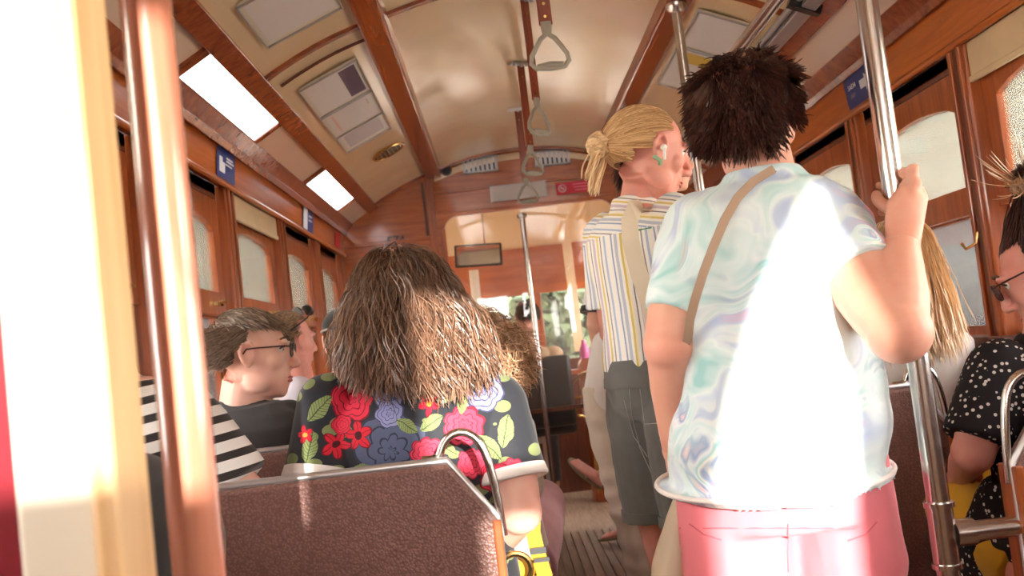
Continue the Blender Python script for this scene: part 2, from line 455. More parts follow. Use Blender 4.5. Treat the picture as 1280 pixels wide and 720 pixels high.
m = MB(); m.tube([ce+rt@V((.085*math.cos(a), .085*math.sin(a), 0)) for a in [2*PI*i/32 for i in range(33)]], .007, 8); part('rim', m, M['brass'], t)
m = MB(); m.loft([(ce+V((0,0,.008)), rt@V((.08,0,0)), V((0,.08,0))), (ce+V((0,0,.002)), rt@V((.08,0,0)), V((0,.08,0)))]); part('mesh', m, M['black'], t)
m = MB()
for i in range(-3, 4):
    w = math.sqrt(.08**2-(i*.022)**2); m.box(ce+rt@V((i*.022, 0, 0)), (.006, 2*w, .008), rt)
part('slats', m, M['brass'], t)

# ------------------------------------------------------------------ side walls, posts, windows
POSTS = [.17, .975, 1.78, 2.585, 3.39, 4.195, 5.0, 5.805]
PW = .085
nwin = 0
ntrim = 20
for side, nm in ((-1, 'left'), (1, 'right')):
    m = MB(); m.box((side*(WALLX+.04), 2.1, .5), (.06, 7.5, .98)); m.box((side*(WALLX+.01), 2.1, .99), (.09, 7.5, .03))
    struct('wall_'+nm, m, M['dark'])
    m = MB(); m.box((side*(WALLX+.06), 2.1, ZC+FB[1]+.12), (.05, 7.5, .30)); ntrim += 1; struct('trim_%d' % ntrim, m, M['dark'])
    for y in POSTS:
        m = MB(); m.box((side*(WALLX+.035), y, 1.40), (.07, PW, .82)); ntrim += 1
        po = struct('trim_%d' % ntrim, m, M['wood_z'], bevel=.006)
        m = MB()
        for dy in (-.026, .026): m.box((side*(WALLX-.003), y+dy, 1.40), (.014, .016, .80))
        part('bead', m, M['wood_z'], po, smooth=False, bevel=.003)
        m = MB(); m.box((side*(WALLX-.001), y, 1.40), (.006, .022, .80)); part('groove', m, M['dark'], po, smooth=False)
        if y > 1.5:
            m = MB(); zz = 1.26; m.tube([(side*(WALLX-.012), y, zz+.03), (side*(WALLX-.02), y, zz), (side*(WALLX-.045), y+.01, zz-.012), (side*(WALLX-.05), y+.02, zz+.005)], .005, 8)
            part('hook', m, M['brass'], po)
    for i in range(len(POSTS)-1):
        ya, yb = POSTS[i]+PW/2, POSTS[i+1]-PW/2; nwin += 1
        xs = side*(WALLX+.035)
        w = empty('window_%d' % nwin, (xs, (ya+yb)/2, 1.0)); tag(w, kind='structure')
        w['label'] = '%s side window with arched upper sash, number %d from the rear' % (nm, i+1)
        g0, g1, gz0, gz1, gc = ya+.065, yb-.065, 1.43, 1.64, 1.685
        inn = [(g0, gz0), (g1, gz0), (g1, gz1)]; out = [(ya, 1.35), (yb, 1.35), (yb, 1.76)]
        NA = 10
        for q in range(1, NA):
            u = q/NA; yy = g1+(g0-g1)*u; inn.append((yy, gz1+(gc-gz1)*math.sin(PI*u)**.6)); out.append((yb+(ya-yb)*u, 1.76))
        inn.append((g0, gz1)); out.append((ya, 1.76))
        mk = lambda L, x: [V((x, a, z)) for a, z in L]
        m = MB(); m.ringframe(mk(inn, xs), mk(out, xs), (side*.03, 0, 0))
        sash = part('upper_sash', m, M['wood_z'], w, smooth=False, bevel=.003)
        m = MB(); m.prism(mk(inn, xs+side*.014), (side*.004, 0, 0)); part('glass', m, M['dirty_glass'], sash, smooth=False)
        m = MB(); yl = yb-.12
        m.box((xs-side*.008, yl, 1.385), (.012, .05, .012)); m.box((xs-side*.02, yl+.02, 1.392), (.02, .012, .012)); m.tube([(xs-side*.02, yl, 1.39), (xs-side*.03, yl-.03, 1.378)], .005, 8)
        part('latch', m, M['brass'], sash)
        m = MB()
        li = [(ya+.03, 1.03), (yb-.03, 1.03), (yb-.03, 1.345), (ya+.03, 1.345)]; lo = [(ya, 1.0), (yb, 1.0), (yb, 1.37), (ya, 1.37)]
        m.ringframe(mk(li, xs+side*.032), mk(lo, xs+side*.032), (side*.02, 0, 0)); ls = part('lower_sash', m, M['wood_z'], w, smooth=False)
        m = MB(); m.prism(mk(li, xs+side*.042), (side*.004, 0, 0)); part('glass', m, M['glass'], ls, smooth=False)
        m = MB(); m.box((xs+side*.015, (ya+yb)/2, 1.785), (.03, yb-ya, .05)); part('blind_slot', m, M['dark'], w, smooth=False)
# roller blinds partly pulled
def blind(side, ya, yb, z1, z0, lab):
    x = side*(WALLX+.012); t = empty('roller_blind', (x, (ya+yb)/2, z0)); tag(t, lab, 'blind', 'cream roller blinds')
    m = MB(); m.box((x, (ya+yb)/2, (z0+z1)/2), (.004, yb-ya, z1-z0)); part('cloth', m, M['shade'], t, smooth=False)
    m = MB(); m.box((x, (ya+yb)/2, z0), (.014, yb-ya+.01, .018)); part('hem_bar', m, M['shade'], t, smooth=False, bevel=.004)
blind(-1, 3.44, 4.14, 1.80, 1.715, 'cream roller blind over the left window behind the greying man')
blind(1, 1.84, 2.54, 1.80, 1.70, 'cream roller blind at the top right window')
# stickers on the fascia
def fascia_pt(side, y, v, off=.003):
    p = lerp(FB, FT, v); return V((side*(p[0]-off), y, ZC+p[1]))
def fq(side, y0, y1, v0, v1, off):
    m = MB(); a = [fascia_pt(side, y0, v0, off), fascia_pt(side, y1, v0, off), fascia_pt(side, y1, v1, off), fascia_pt(side, y0, v1, off)]
    m.prism(a, (-side*.0008, 0, 0)); return m
def sticker(side, y0, y1, v0, v1, lab, cells, base='blue'):
    t = empty('sticker', fascia_pt(side, (y0+y1)/2, v0)); tag(t, lab, 'sticker')
    part('backing', fq(side, y0, y1, v0, v1, .004), M[base], t, smooth=False)
    m = MB()
    for (a, b_, c_, d) in cells:
        q = fq(side, y0+(y1-y0)*a, y0+(y1-y0)*b_, v0+(v1-v0)*c_, v0+(v1-v0)*d, .0052); m.add(q.v, q.f)
    if cells: part('print', m, M['white'], t, smooth=False)
    return t
def flen(px, side): # y of the fascia board at an image column, found on the board line
    best = None
    for k_ in range(100, 700):
        y = k_/100; q = fascia_pt(side, y, .4); d = M3.transposed() @ (q-CAMP)
        sx = 640+F*d.x/-d.z
        if best is None or abs(sx-px) < best[0]: best = (abs(sx-px), y)
    return best[1]
ya, yb = flen(109, -1), flen(133, -1)
sticker(-1, ya, yb, .10, .92, 'blue notice sticker with two white text blocks, nearest on left', [(.12,.6,.82,.88),(.12,.85,.68,.71),(.12,.9,.6,.63),(.12,.7,.40,.46),(.12,.8,.28,.31),(.12,.9,.18,.21)])
ya, yb = flen(270, -1), flen(293, -1)
sticker(-1, ya, yb, .14, .94, 'blue seat sticker with white pictogram, in the middle of the left board', [(.12,.42,.2,.55),(.12,.28,.5,.7),(.5,.9,.62,.68),(.5,.85,.72,.78),(.45,.8,.50,.55)])
ya, yb = flen(378, -1), flen(391, -1)
sticker(-1, ya, yb, .12, .94, 'small blue and white sticker further along the left board', [(.05,.42,.03,.97),(.55,.85,.7,.76),(.55,.85,.5,.56)])
ya, yb = flen(419, -1), flen(424, -1)
sticker(-1, ya, yb, .2, .85, 'small red sticker near the front end of left board', [], 'pinkred')
ya, yb = flen(1060, 1), flen(1096, 1)
t = sticker(1, min(ya, yb), max(ya, yb), .14, .94, 'blue exit sticker reading SAÍDA with white arrow on right board', [])
yc = (ya+yb)/2; L = abs(ya-yb)
R = Matrix(((0,0,-1),(-1,0,0),(0,1,0)))   # text facing -x
part('lettering', text('SAÍDA', .026, fascia_pt(1, yc+L*.24, .66, .006), R), M['white'], t, smooth=False)
part('lettering', text('EXIT', .020, fascia_pt(1, yc+L*.26, .42, .006), R), M['ink'], t, smooth=False)
m = MB(); A = lambda a, v: fascia_pt(1, yc-L*a, v, .0055)
m.prism([A(.02,.45), A(.2,.45), A(.2,.34), A(.42,.56), A(.2,.78), A(.2,.67), A(.02,.67)], (-.0008,0,0)); part('arrow', m, M['white'], t, smooth=False)

# ------------------------------------------------------------------ front bulkhead with glazed opening
def bulk(poly, y0=YB, y1=YB+.04, mb=None):
    mb = mb or MB(); mb.prism([V((x, y0, z)) for x, z in poly], (0, y1-y0, 0)); return mb
OX0, OX1, OZ1, OZ0 = -.49, .56, 1.975, .73
m = MB()
bulk([(-1.16, 0), (OX0, 0), (OX0, 2.30), (-1.16, 2.30)], mb=m); bulk([(OX1, 0), (1.16, 0), (1.16, 2.3), (OX1, 2.3)], mb=m)
bulk([(OX0, OZ1), (OX1, OZ1), (OX1, 2.36), (OX0, 2.36)], mb=m)
for sx, ox in ((1, OX0), (-1, OX1)):      # rounded upper corners of the opening
    poly = [(ox, OZ1)]+[(ox+sx*.09*(1-math.cos(a)), OZ1-.09*(1-math.sin(a))) for a in [PI/2*i/8 for i in range(9)][::-1]]
    bulk(poly, mb=m)
bk = struct('wall_front', m, M['wood_x'])
def rail_box(x0, x1, z0, z1, d=.012, mat='wood_x', nm='moulding'):
    q = MB(); q.box(((x0+x1)/2, YB-d/2, (z0+z1)/2), (x1-x0, d, z1-z0)); part(nm, q, M[mat], bk, smooth=False, bevel=.003)
rail_box(-.53, .6, 2.115, 2.135); rail_box(-.58, -.53, .1, 2.26, .014, 'wood_z'); rail_box(-1.1, -.58, 1.845, 1.865); rail_box(-.53, .6, 1.985, 1.997, .008)
rail_box(-.60, -.585, 1.87, 2.2, .008, 'dark'); rail_box(-1.1, -.6, 1.62, 1.64, .010); rail_box(.58, .63, .1, 2.26, .014, 'wood_z')
rail_box(-.512, -.482, .1, 1.90, .010, 'wood_z')
m = MB(); m.prism([V((a, YB-.008, z-.055)) for a, z in inner]+[V((a, YB-.008, z-.015)) for a, z in reversed(inner)], (0, .008, 0)); part('cream_edge', m, M['cream'], bk, smooth=False)
q = P(495, 301, YB-.01); part('number_lettering', text('574', .075, q, Matrix(((1,0,0),(0,0,-1),(0,1,0))), .001), M['black'], bk, smooth=False, label='dark painted number 574')
for px, lab in ((-.27, 'left of the two metal slotted vents above the front opening'), (.165, 'right of the two metal slotted vents above the front opening')):
    pass
def vent(p0, lab, w=.22, h=.10):
    t = empty('air_vent', p0); tag(t, lab, 'vent', 'slotted vents above the front opening')
    m = MB(); x, z = p0.x, p0.z; n_ = 7; y = YB-.012
    m.box((x, y, z+h/2-.006), (w, .012, .012)); m.box((x, y, z-h/2+.006), (w, .012, .012))
    for i in range(n_+1): m.box((x-w/2+.011+i*(w-.022)/n_, y, z), (.017, .012, h))
    part('slotted_plate', m, M['alu'], t, smooth=False)
    m = MB(); m.box((x, YB-.004, z), (w-.02, .006, h-.02)); part('dark_opening', m, M['black'], t, smooth=False)
vent(P(600, 206, YB-.01), 'left of two slotted metal vents above front opening')
vent(P(690, 197, YB-.01), 'right of two slotted metal vents above front opening')
p = P(558, 213, YB-.01); t = empty('speaker_grille', p); tag(t, 'small dark round hole left of the slotted vents', 'grille')
m = MB(); m.tube([p+V((0,.01,0)), p+V((0,-.002,0))], .028, 20); part('disc', m, M['black'], t)
m = MB(); m.tube([p+V((.03*math.cos(a), -.004, .03*math.sin(a))) for a in [2*PI*i/24 for i in range(25)]], .005, 6); part('rim', m, M['dark'], t)
p = P(648, 239, YB-.02); t = empty('blank_sign', p); tag(t, 'blank pale grey rectangular sign on wooden header above front opening', 'sign')
m = MB(); m.box(p, (.345, .012, .098)); part('panel', m, M['alu'], t, smooth=False, bevel=.002); M['signw'] = pm('sign_grey', hexc(205,200,200), .5)
m = MB(); m.box(p+V((0,-.007,0)), (.33, .003, .085)); part('face', m, M['signw'], t, smooth=False)
p = P(717, 234, YB-.02); t = empty('prohibition_sticker', p); tag(t, 'red and pink prohibition sticker on the wooden header', 'sticker')
m = MB(); m.box(p, (.21, .003, .07)); part('backing', m, M['pinkred'], t, smooth=False)
M['pinkl'] = pm('pink_print', hexc(236,130,150), .5)
m = MB()
for i in range(3): m.box(p+V((.045, -.0025, .018-.018*i)), (.10-.012*i, .001, .007))
part('print', m, M['pinkl'], t, smooth=False)
m = MB(); cx = p+V((-.07, -.003, 0)); m.tube([cx+V((.022*math.cos(a), 0, .022*math.sin(a))) for a in [2*PI*i/20 for i in range(21)]], .0028, 6)
m.tube([cx+V((-.015,0,.015)), cx+V((.015,0,-.015))], .0028, 6); m.box(cx, (.02,.001,.006)); part('pictogram', m, M['white'], t)
# partition glass, its posts and bars
gp = empty('glass_partition', V((0.03, YB+.02, .3))); tag(gp, 'clear partition pane behind the aisle closing the driver cab', 'partition')
m = MB(); m.box(((OX0+OX1)/2, YB+.02, (OZ0+OZ1)/2), (OX1-OX0, .006, OZ1-OZ0)); part('pane', m, M['clear'], gp, smooth=False)
m = MB(); m.box(((OX0+OX1)/2, YB+.02, OZ0), (OX1-OX0, .03, .025)); part('lower_rail', m, M['dark'], gp, smooth=False)
m = MB(); m.box((-.28, YB+.03, .37), (.40, .03, .70)); part('lower_panel', m, M['dark'], gp, smooth=False)
t = empty('grab_pole', P(697, 652, YB-.05)); tag(t, 'thin chrome pole standing against the front partition', 'pole')
m = MB(); q_ = P(697, 653, YB-.05); m.tube([V((q_.x+.003, q_.y, .0)), P(652, 266, YB-.05)], .016, 14); part('tube', m, M['chrome'], t)
m = MB(); a = P(652, 268, YB-.05); m.tube([a, a-V((0,0,.02))], .03, 16); part('upper_flange', m, M['chrome'], t)
m = MB(); m.tube([V((q_.x+.003, q_.y, .0)), V((q_.x+.003, q_.y, .02))], .03, 16); part('floor_flange', m, M['chrome'], t)
m = MB(); m.tube([P(630, 459, YB-.05), P(676, 456, YB-.05)], .012, 10); m.tube([P(630, 459, YB-.05), P(630, 459, YB+.01)], .012, 10)
solo('handle_bar', m, M['chrome'], 'short horizontal chrome bar on the front partition pole', 'rail')
q_ = P(675, 555, YB-.03); m = MB(); m.tube([q_, V((q_.x, q_.y, .0))], .013, 10); solo('door_post', m, M['brass'], 'short brass tube beside chrome pole at cab entrance', 'pole')

# ------------------------------------------------------------------ driver cab
YF = 7.35
m = MB(); m.box((0, (YB+YF)/2, 2.27), (2.3, YF-YB-.06, .03)); cb = solo('cab_ceiling', m, M['cream'], kind='structure', smooth=False); cb.name = 'ceiling.001'
m = MB(); m.box((0, 6.6, 2.235), (2.2, .05, .05)); part('rib', m, M['dark'], cb, smooth=False)
for sx in (-1, 1):
    m = MB(); m.box((sx*1.15, (YB+YF)/2+.03, .6), (.04, YF-YB-.08, 1.2)); m.box((sx*1.15, (YB+YF)/2+.03, 1.92), (.04, YF-YB-.08, .65)); wc = struct('wall_cab_'+('left' if sx < 0 else 'right'), m, M['cream'])  # unseen cab sides; window gap narrowed to dim the cab
    m = MB(); m.box((sx*1.12, (YB+YF)/2+.03, .45), (.02, YF-YB-.12, .9)); part('lower_boards', m, M['dark'], wc, smooth=False)
m = MB()
m.box((0, YF, 2.07), (2.3, .05, .40))
wf = struct('wall_cab_front', m, M['cream'])
m = MB(); m.box((0, YF, .5), (2.3, .05, 1.0)); part('lower_boards', m, M['dark'], wf, smooth=False)
m = MB(); m.box((0, YF-.03, 1.70), (2.26, .03, .36)); part('wood_band', m, M['wood_x'], wf, smooth=False)
for x in (-.62, .08, .62):
    m = MB(); m.box((x, YF-.02, 1.26), (.07, .06, .54)); part('window_post', m, M['wood_z'], wf, smooth=False, bevel=.004)
m = MB(); m.tube([P(592, 338, 7.1), P(598, 400, 7.1), P(603, 470, 7.1)], .035, 12); part('cream_pipe', m, M['white_paint'], wf)
m = MB(); m.box((P(713, 340, 7.1).x, 7.15, 1.55), (.07, .05, 1.0)); part('cream_post', m, M['cream'], wf, smooth=False)
m = MB(); m.box((0, YF, 1.25), (2.2, .006, .5)); part('windscreen', m, M['glass'], wf, smooth=False)
p = P(598, 319, 6.3); t = empty('rear_mirror', p); tag(t, 'rectangular rear view mirror in dark rim hanging in the driver cab', 'mirror')
rt = Matrix.Rotation(.05, 3, 'Y') @ Matrix.Rotation(-.15, 3, 'X')
m = MB(); m.box(p, (.315, .02, .155), rt); part('rim', m, M['black'], t, smooth=False, bevel=.012)
M['mirror'] = pm('mirror_silver', (.85,.82,.78,1), .06, metal=1)
m = MB(); m.box(p+V((0,-.011,0)), (.285, .004, .128), rt); part('mirror_glass', m, M['mirror'], t, smooth=False, bevel=.008)
m = MB(); m.tube([p+V((.05,.01,.06)), p+V((.06,.1,.5)), p+V((.06,.12,.80))], .008, 8); part('stem', m, M['chrome'], t)
# brass hand brake wheel and controller
p = P(738, 492, 6.35); t = empty('brake_wheel', V((p.x, p.y, .5))); tag(t, 'large round brass hand wheel in the driver cab', 'wheel')
m = MB(); rr = .17; tl = Matrix.Rotation(.5, 3, 'X') @ Matrix.Rotation(.35, 3, 'Z')
m.tube([p+tl@V((rr*math.cos(a), 0, rr*math.sin(a))) for a in [2*PI*i/36 for i in range(37)]], .010, 10); part('rim', m, M['brass'], t)
m = MB()
for i in range(4): m.tube([p, p+tl@V((rr*math.cos(i*PI/2), 0, rr*math.sin(i*PI/2)))], .007, 8)
part('spokes', m, M['brass'], t)
m = MB(); m.tube([p+tl@V((0,.02,0)), p+tl@V((0,-.02,0))], .025, 14); m.tube([p, p+V((0,.18,-.4)), V((p.x, p.y+.2, .1))], .016, 10); part('shaft', m, M['brass'], t)
m = MB(); bx = P(700, 480, 6.8); m.loft([((bx.x+.3, 6.85, 0), (.16,0,0), (0,.14,0)), ((bx.x+.3, 6.85, .95), (.16,0,0), (0,.14,0)), ((bx.x+.3, 6.85, 1.0), (.13,0,0), (0,.11,0))], pw=4)
solo('controller_cabinet', m, M['wood_z'], 'rounded wooden control cabinet beyond brass wheel in cab', 'cabinet')
m = MB(); pb = P(731, 440, 6.8); m.loft([(pb+V((0,0,a)), (r_,0,0), (0,r_,0)) for a, r_ in ((-.11,.03),(-.10,.036),(.02,.036),(.05,.022),(.06,.016),(.085,.016))], seg=16)
M['pinkb'] = pm('pink_bottle_plastic', hexc(214,110,170), .25); solo('bottle', m, M['pinkb'], 'pink plastic bottle on the cab shelf', 'bottle')
m = MB(); m.box((pb.x+.02, 6.85, pb.z-.13), (.5, .22, .03)); solo('cab_shelf', m, M['wood_x'], 'small wooden shelf at front of cab with pink bottle', 'shelf', smooth=False)
m = MB(); m.box((pb.x+.11, 6.8, pb.z+.0), (.10, .05, .10)); solo('paper_box', m, M['yel'], 'yellow box beside pink bottle on cab shelf', 'box', smooth=False, bevel=.004)
# driver seat
t = empty('driver_seat', (-.02, 6.35, 0)); tag(t, 'black driver seat with high back in the cab', 'seat')
m = MB(); m.box((-.02, 6.27, .82), (.46, .08, .46)); part('backrest', m, M['black'], t, bevel=.03)
m = MB(); m.box((-.02, 6.52, .58), (.46, .42, .10)); part('cushion', m, M['black'], t, bevel=.03)
m = MB(); m.tube([(-.02, 6.5, .54), (-.02, 6.5, .0)], .04, 12); part('pedestal', m, M['alu'], t)

# ------------------------------------------------------------------ rear end
PY = .60
q0 = P(22, 400, PY); q1 = P(106, 400, PY); q2 = P(131+25, 400, PY)
xw0, xw1, xw2 = P(-4, 300, PY).x, P(94, 300, PY).x, P(128, 300, PY).x
dp = MB(); dp.box(((xw0+xw1)/2, PY+.02, 1.15), (xw1-xw0, .05, 2.3))
o = struct('door_1', dp, M['white_paint'], bevel=.004, label='sunlit white door post at far left')
m = MB(); m.box(((xw1+xw2)/2, PY+.015, 1.15), (xw2-xw1, .06, 2.3)); part('wood_edge', m, wood('pale_oak', hexc(222,188,140), hexc(196,150,98), 'Z', .35, .3), o, smooth=False, bevel=.006)
m = MB(); m.box(((xw0-.2)/2+xw0/2, PY+.02, 1.15), (.2, .04, 2.3)); ntrim += 1; struct('trim_%d' % ntrim, m, M['red_paint'], label='dark red painted partition edge at far left')
m = MB(); m.box(((-1.15+xw0-.2)/2, PY+.03, 1.15), (1.15+xw0-.2, .03, 2.3)); struct('wall_partition_left', m, M['cream'])
# rear platform end wall, behind the viewer; bars and openings shaped to place sun patches
def rw(x0, x1, z0, z1): rwm.box(((x0+x1)/2, Y0, (z0+z1)/2), (x1-x0, .06, z1-z0))
rwm = MB()
rw(-1.16, 1.16, 0, 1.22); rw(-1.16, 1.16, 1.98, 2.36)
rw(-1.16, -.62, 1.2, 2.0); rw(-.62, .02, 1.2, 1.48); rw(-.62, .02, 1.87, 2.0); rw(-.085, .13, 1.2, 2.0); rw(.13, .43, 1.46, 1.555); rw(.13, .20, 1.2, 1.47)
rw(.13, .45, 1.88, 2.0); rw(.43, .58, 1.2, 2.0); rw(.82, 1.16, 1.2, 2.0)
rwm.prism([V((x, Y0-.03, z)) for x, z in ((.57,1.42),(.60,1.52),(.635,1.64),(.675,1.75),(.72,1.83),(.78,1.90),(.815,1.94),(.86,1.975),(.86,1.99),(.57,1.99))], (0,.06,0))  # curved filler shaped to shade the left of the standing woman's back
struct('wall_back_sun_mask', rwm, M['cream'])
rwm = MB()
for sx in (-1, 1): rwm.box((sx*1.17, -.74, 1.15), (.05, 1.76, 2.3))
struct('wall_platform_sky_block', rwm, M['cream'])  # unseen solid platform sides, added to hold back sky light
# ------------------------------------------------------------------ poles and rails
def ceil_z(x):
    a = abs(x)
    if a <= BEAM[0]-.05: return ZC+BEAM[1]+.085*(1-(a/BEAM[0])**2)
    if a <= BEAM[0]+.055: return ZC+BEAM[1]-.036
    return ZC+BEAM[1]-(a-BEAM[0])*.43+.02
def flange(m, c, r=.038, h=.022, s=-1):
    c = V(c); m.loft([(c, (r,0,0), (0,r,0)), (c+V((0,0,s*h*.4)), (r,0,0), (0,r,0)), (c+V((0,0,s*h)), (r*.6,0,0), (0,r*.6,0))], seg=20)
def pole(x, y, r, mat, lab, joints=(), cat='pole'):
    t = empty('grab_pole', (x, y, 0)); tag(t, lab, cat)
    zt = ceil_z(x)-.002
    m = MB(); m.tube([(x, y, .012), (x, y, zt)], r, 24); part('tube', m, mat, t)
    m = MB(); flange(m, (x, y, zt), r*2.1, .03, -1); part('ceiling_flange', m, M['chrome'], t)
    m = MB(); flange(m, (x, y, .012), r*2.1, .02, 1); part('floor_flange', m, M['chrome'], t)
    for z in joints:
        m = MB(); m.tube([(x, y, z-.055), (x, y, z+.055)], r*1.14, 24)
        for dz in (-.05, .05): m.tube([(x, y, z+dz-.004), (x, y, z+dz+.004)], r*1.32, 24)
        part('joint_collar', m, M['chrome'], t)
    return t
PX, PYY = .474, 1.6
zr = .735
pm_ = pole(PX, PYY, .0185, M['chrome'], 'nearest chrome pole, gripped by the woman in the tie-dye shirt', (zr, ))
m = MB(); m.tube([(PX+.018, PYY, zr), (PX+.05, PYY, zr)], .0225, 20); m.tube([(PX+.02, PYY, zr), (1.09, PYY-.0, zr)], .0165, 20)
t = solo('side_rail', m, M['chrome'], 'horizontal chrome rail joined to near pole at seat height', 'rail')
pole(.50, 3.17, .017, M['chrome'], 'second chrome pole, rising above the brown-haired standing woman', (1.84, ))
pole(.52, 4.73, .017, M['chrome'], 'third chrome pole, behind the blonde girl hair bun')
pole(-.468, .77, .0205, M['pole_wood'], 'thick sunlit reddish wooden pole in the left foreground')
m = MB(); m.tube([(.50, .9, 1.84), (.50, 3.15, 1.84)], .0175, 20)
solo('overhead_rail', m, M['chrome'], 'overhead chrome handrail running along the right of the aisle', 'rail')
t = empty('metal_conduit', (.86, 2.6, 2.05)); tag(t, 'flat pale aluminium conduit with clips along the right ceiling slope', 'conduit')
m = MB(); strip(1, lerp(RAIL, BEAM, .06), lerp(RAIL, BEAM, .17), .6, 5.7, .03, m, .045); part('channel', m, M['alu'], t, smooth=False, bevel=.004)
m = MB()
m.tube([slope_pt(1, .6, .22, .035), slope_pt(1, 5.7, .22, .035)], .012, 10); part('pipe', m, M['alu'], t)
for y in (2.2, 2.9, 3.6, 4.3):
    m = MB(); strip(1, lerp(RAIL, BEAM, .02), lerp(RAIL, BEAM, .26), y, y+.03, .03, m, .05); part('clip', m, M['black'], t, smooth=False)
# ------------------------------------------------------------------ hanging straps
def strap(y):
    zt = ceil_z(0)
    t = empty('hanging_strap', (0, y, zt-.46)); 
    zt -= .004
    m = MB(); m.box((0, y, zt-.004), (.10, .035, .008)); m.tube([(0, y-.016, zt-.012), (0, y+.016, zt-.012)], .007, 10)
    for s in (-1, 1): m.tube([(s*.035, y, zt-.004), (s*.035, y, zt-.012)], .006, 8)
    part('ceiling_bracket', m, M['alu'], t)
    m = MB(); m.box((0, y, zt-.19), (.036, .007, .355)); part('strap_band', m, M['leather'], t, smooth=False, bevel=.002)
    for z in (.06, .31, .345):
        m = MB(); m.tube([(0, y-.006, zt-z), (0, y+.006, zt-z)], .0045, 8); part('rivet', m, M['brass'], t)
    m = MB(); zb = zt-.37
    m.loft([((0,y,zb+.012), (.017,0,0), (0,.007,0)), ((0,y,zb-.022), (.012,0,0), (0,.008,0))], seg=14)
    pts = [(0, zb-.02), (-.02, zb-.035), (-.047, zb-.078), (-.050, zb-.098), (-.038, zb-.112), (0, zb-.116), (.038, zb-.112), (.050, zb-.098), (.047, zb-.078), (.02, zb-.035), (0, zb-.02)]
    m.tube([(a, y, z) for a, z in pts], .0068, 10, cap=False)
    m.tube([(-.034, y, zb-.108), (0, y, zb-.104), (.034, y, zb-.108)], .0085, 10)
    part('handle_ring', m, M['dull_grey'], t)
    return t
st = strap(2.50)
tag(st, 'nearest hanging strap with its whole grey triangular handle below the top edge', 'strap', 'hanging straps')
for y, lab in ((3.27, 'second hanging strap from the viewer, long red-brown band'), (4.04, 'third hanging strap, its handle in front of the right vent'), (4.81, 'farthest hanging strap, its handle in front of the blank pale sign')):
    c_ = copy_tree(st, None, (0, y-2.50, 0)); tag(c_, lab)
# twist of the handles differs a little
k_ = 0
for o in [x for x in bpy.data.objects if x.name.startswith('hanging_strap')]:
    o.rotation_euler = (0, 0, (0.0, .75, .55, .05)[k_ % 4]); k_ += 1

# ------------------------------------------------------------------ seats
def seat_root(x0, x1, y, zt, side, chamfer=True):
    """back panel seen from behind; side=+1: aisle edge at x1, -1: aisle edge at x0"""
    t = empty('tram_seat', ((x0+x1)/2, y, 0))
    ax = x1 if side > 0 else x0; wx = x0 if side > 0 else x1; s = side
    cx, cz = .075, .10
    poly = [(wx, .36), (ax, .36), (ax, zt-cz), (ax-s*cx, zt), (wx, zt)]
    m = MB(); m.prism([V((a, y, z)) for a, z in poly], (0, .045, 0)); part('backrest', m, M['seat'], t, smooth=False, bevel=.008)
    m = MB()
    m.tube([V((wx, y+.012, zt+.004)), V((ax-s*cx, y+.012, zt+.004)), V((ax-s*.004, y+.012, zt-cz+.006)), V((ax+s*.004, y+.012, .30))], .0075, 10)
    part('metal_trim', m, M['alu'], t)
    m = MB()   # loop handle at the corner
    a0 = V((ax-s*(cx+.012), y+.02, zt+.006))
    hp = [a0+V((-s*.03, 0, .003)), a0, a0+V((s*.002, 0, .018)), a0+V((s*.014, 0, .036)), a0+V((s*.036, 0, .046)), a0+V((s*.060, 0, .036)), a0+V((s*.076, 0, .012)), a0+V((s*.086, 0, -.04)), V((ax+s*.004, y+.02, zt-cz-.03))]
    hs = [hp[0]]
    for i in range(len(hp)-1):
        for q in (.5, 1): hs.append(hp[i].lerp(hp[i+1], q))
    for _ in range(2):
        hs = [hs[0]]+[(hs[i-1]+hs[i]*2+hs[i+1])/4 for i in range(1, len(hs)-1)]+[hs[-1]]
    m.tube(hs, .0072, 12); part('loop_handle', m, M['chrome'], t)
    m = MB(); m.box((ax-s*.004, y+.025, (zt-cz+.26)/2+.02), (.014, .06, zt-cz-.30)); part('wooden_edge', m, M['wood_z'], t, smooth=False, bevel=.003)
    m = MB(); m.box(((x0+x1)/2, y+.26, .42), (abs(x1-x0), .42, .09)); part('cushion', m, M['seat'], t, smooth=False, bevel=.02)
    for xx in (x0+.06, x1-.06):
        m = MB(); m.tube([(xx, y+.25, .38), (xx, y+.25, .012)], .018, 12); m.loft([((xx, y+.25, .012), (.04,0,0), (0,.04,0)), ((xx, y+.25, .022), (.04,0,0), (0,.04,0))], seg=14); part('leg', m, M['chrome'], t)
    return t
s0 = seat_root(-1.08, -.250, 1.60, .945, 1)
tag(s0, 'large brown vinyl tram seat back with chrome loop handle, nearest left', 'seat', 'double seats on the left')
for dy, lab in ((.70, 'double brown seat holding the greying man with glasses'), (1.42, 'double brown seat two rows ahead of the nearest seat back'), (2.12, 'double brown seat under the man with the black cap')):
    c_ = copy_tree(s0, None, (0, dy, 0)); tag(c_, lab)
s1 = seat_root(.60, 1.08, 1.58, .935, -1)
tag(s1, 'right edge brown seat with chrome loop and wooden edge strip', 'seat')
c_ = seat_root(.545, .83, 2.30, .92, 1); tag(c_, 'narrow brown seat beyond the near chrome pole, beside the blonde woman in white', 'seat')
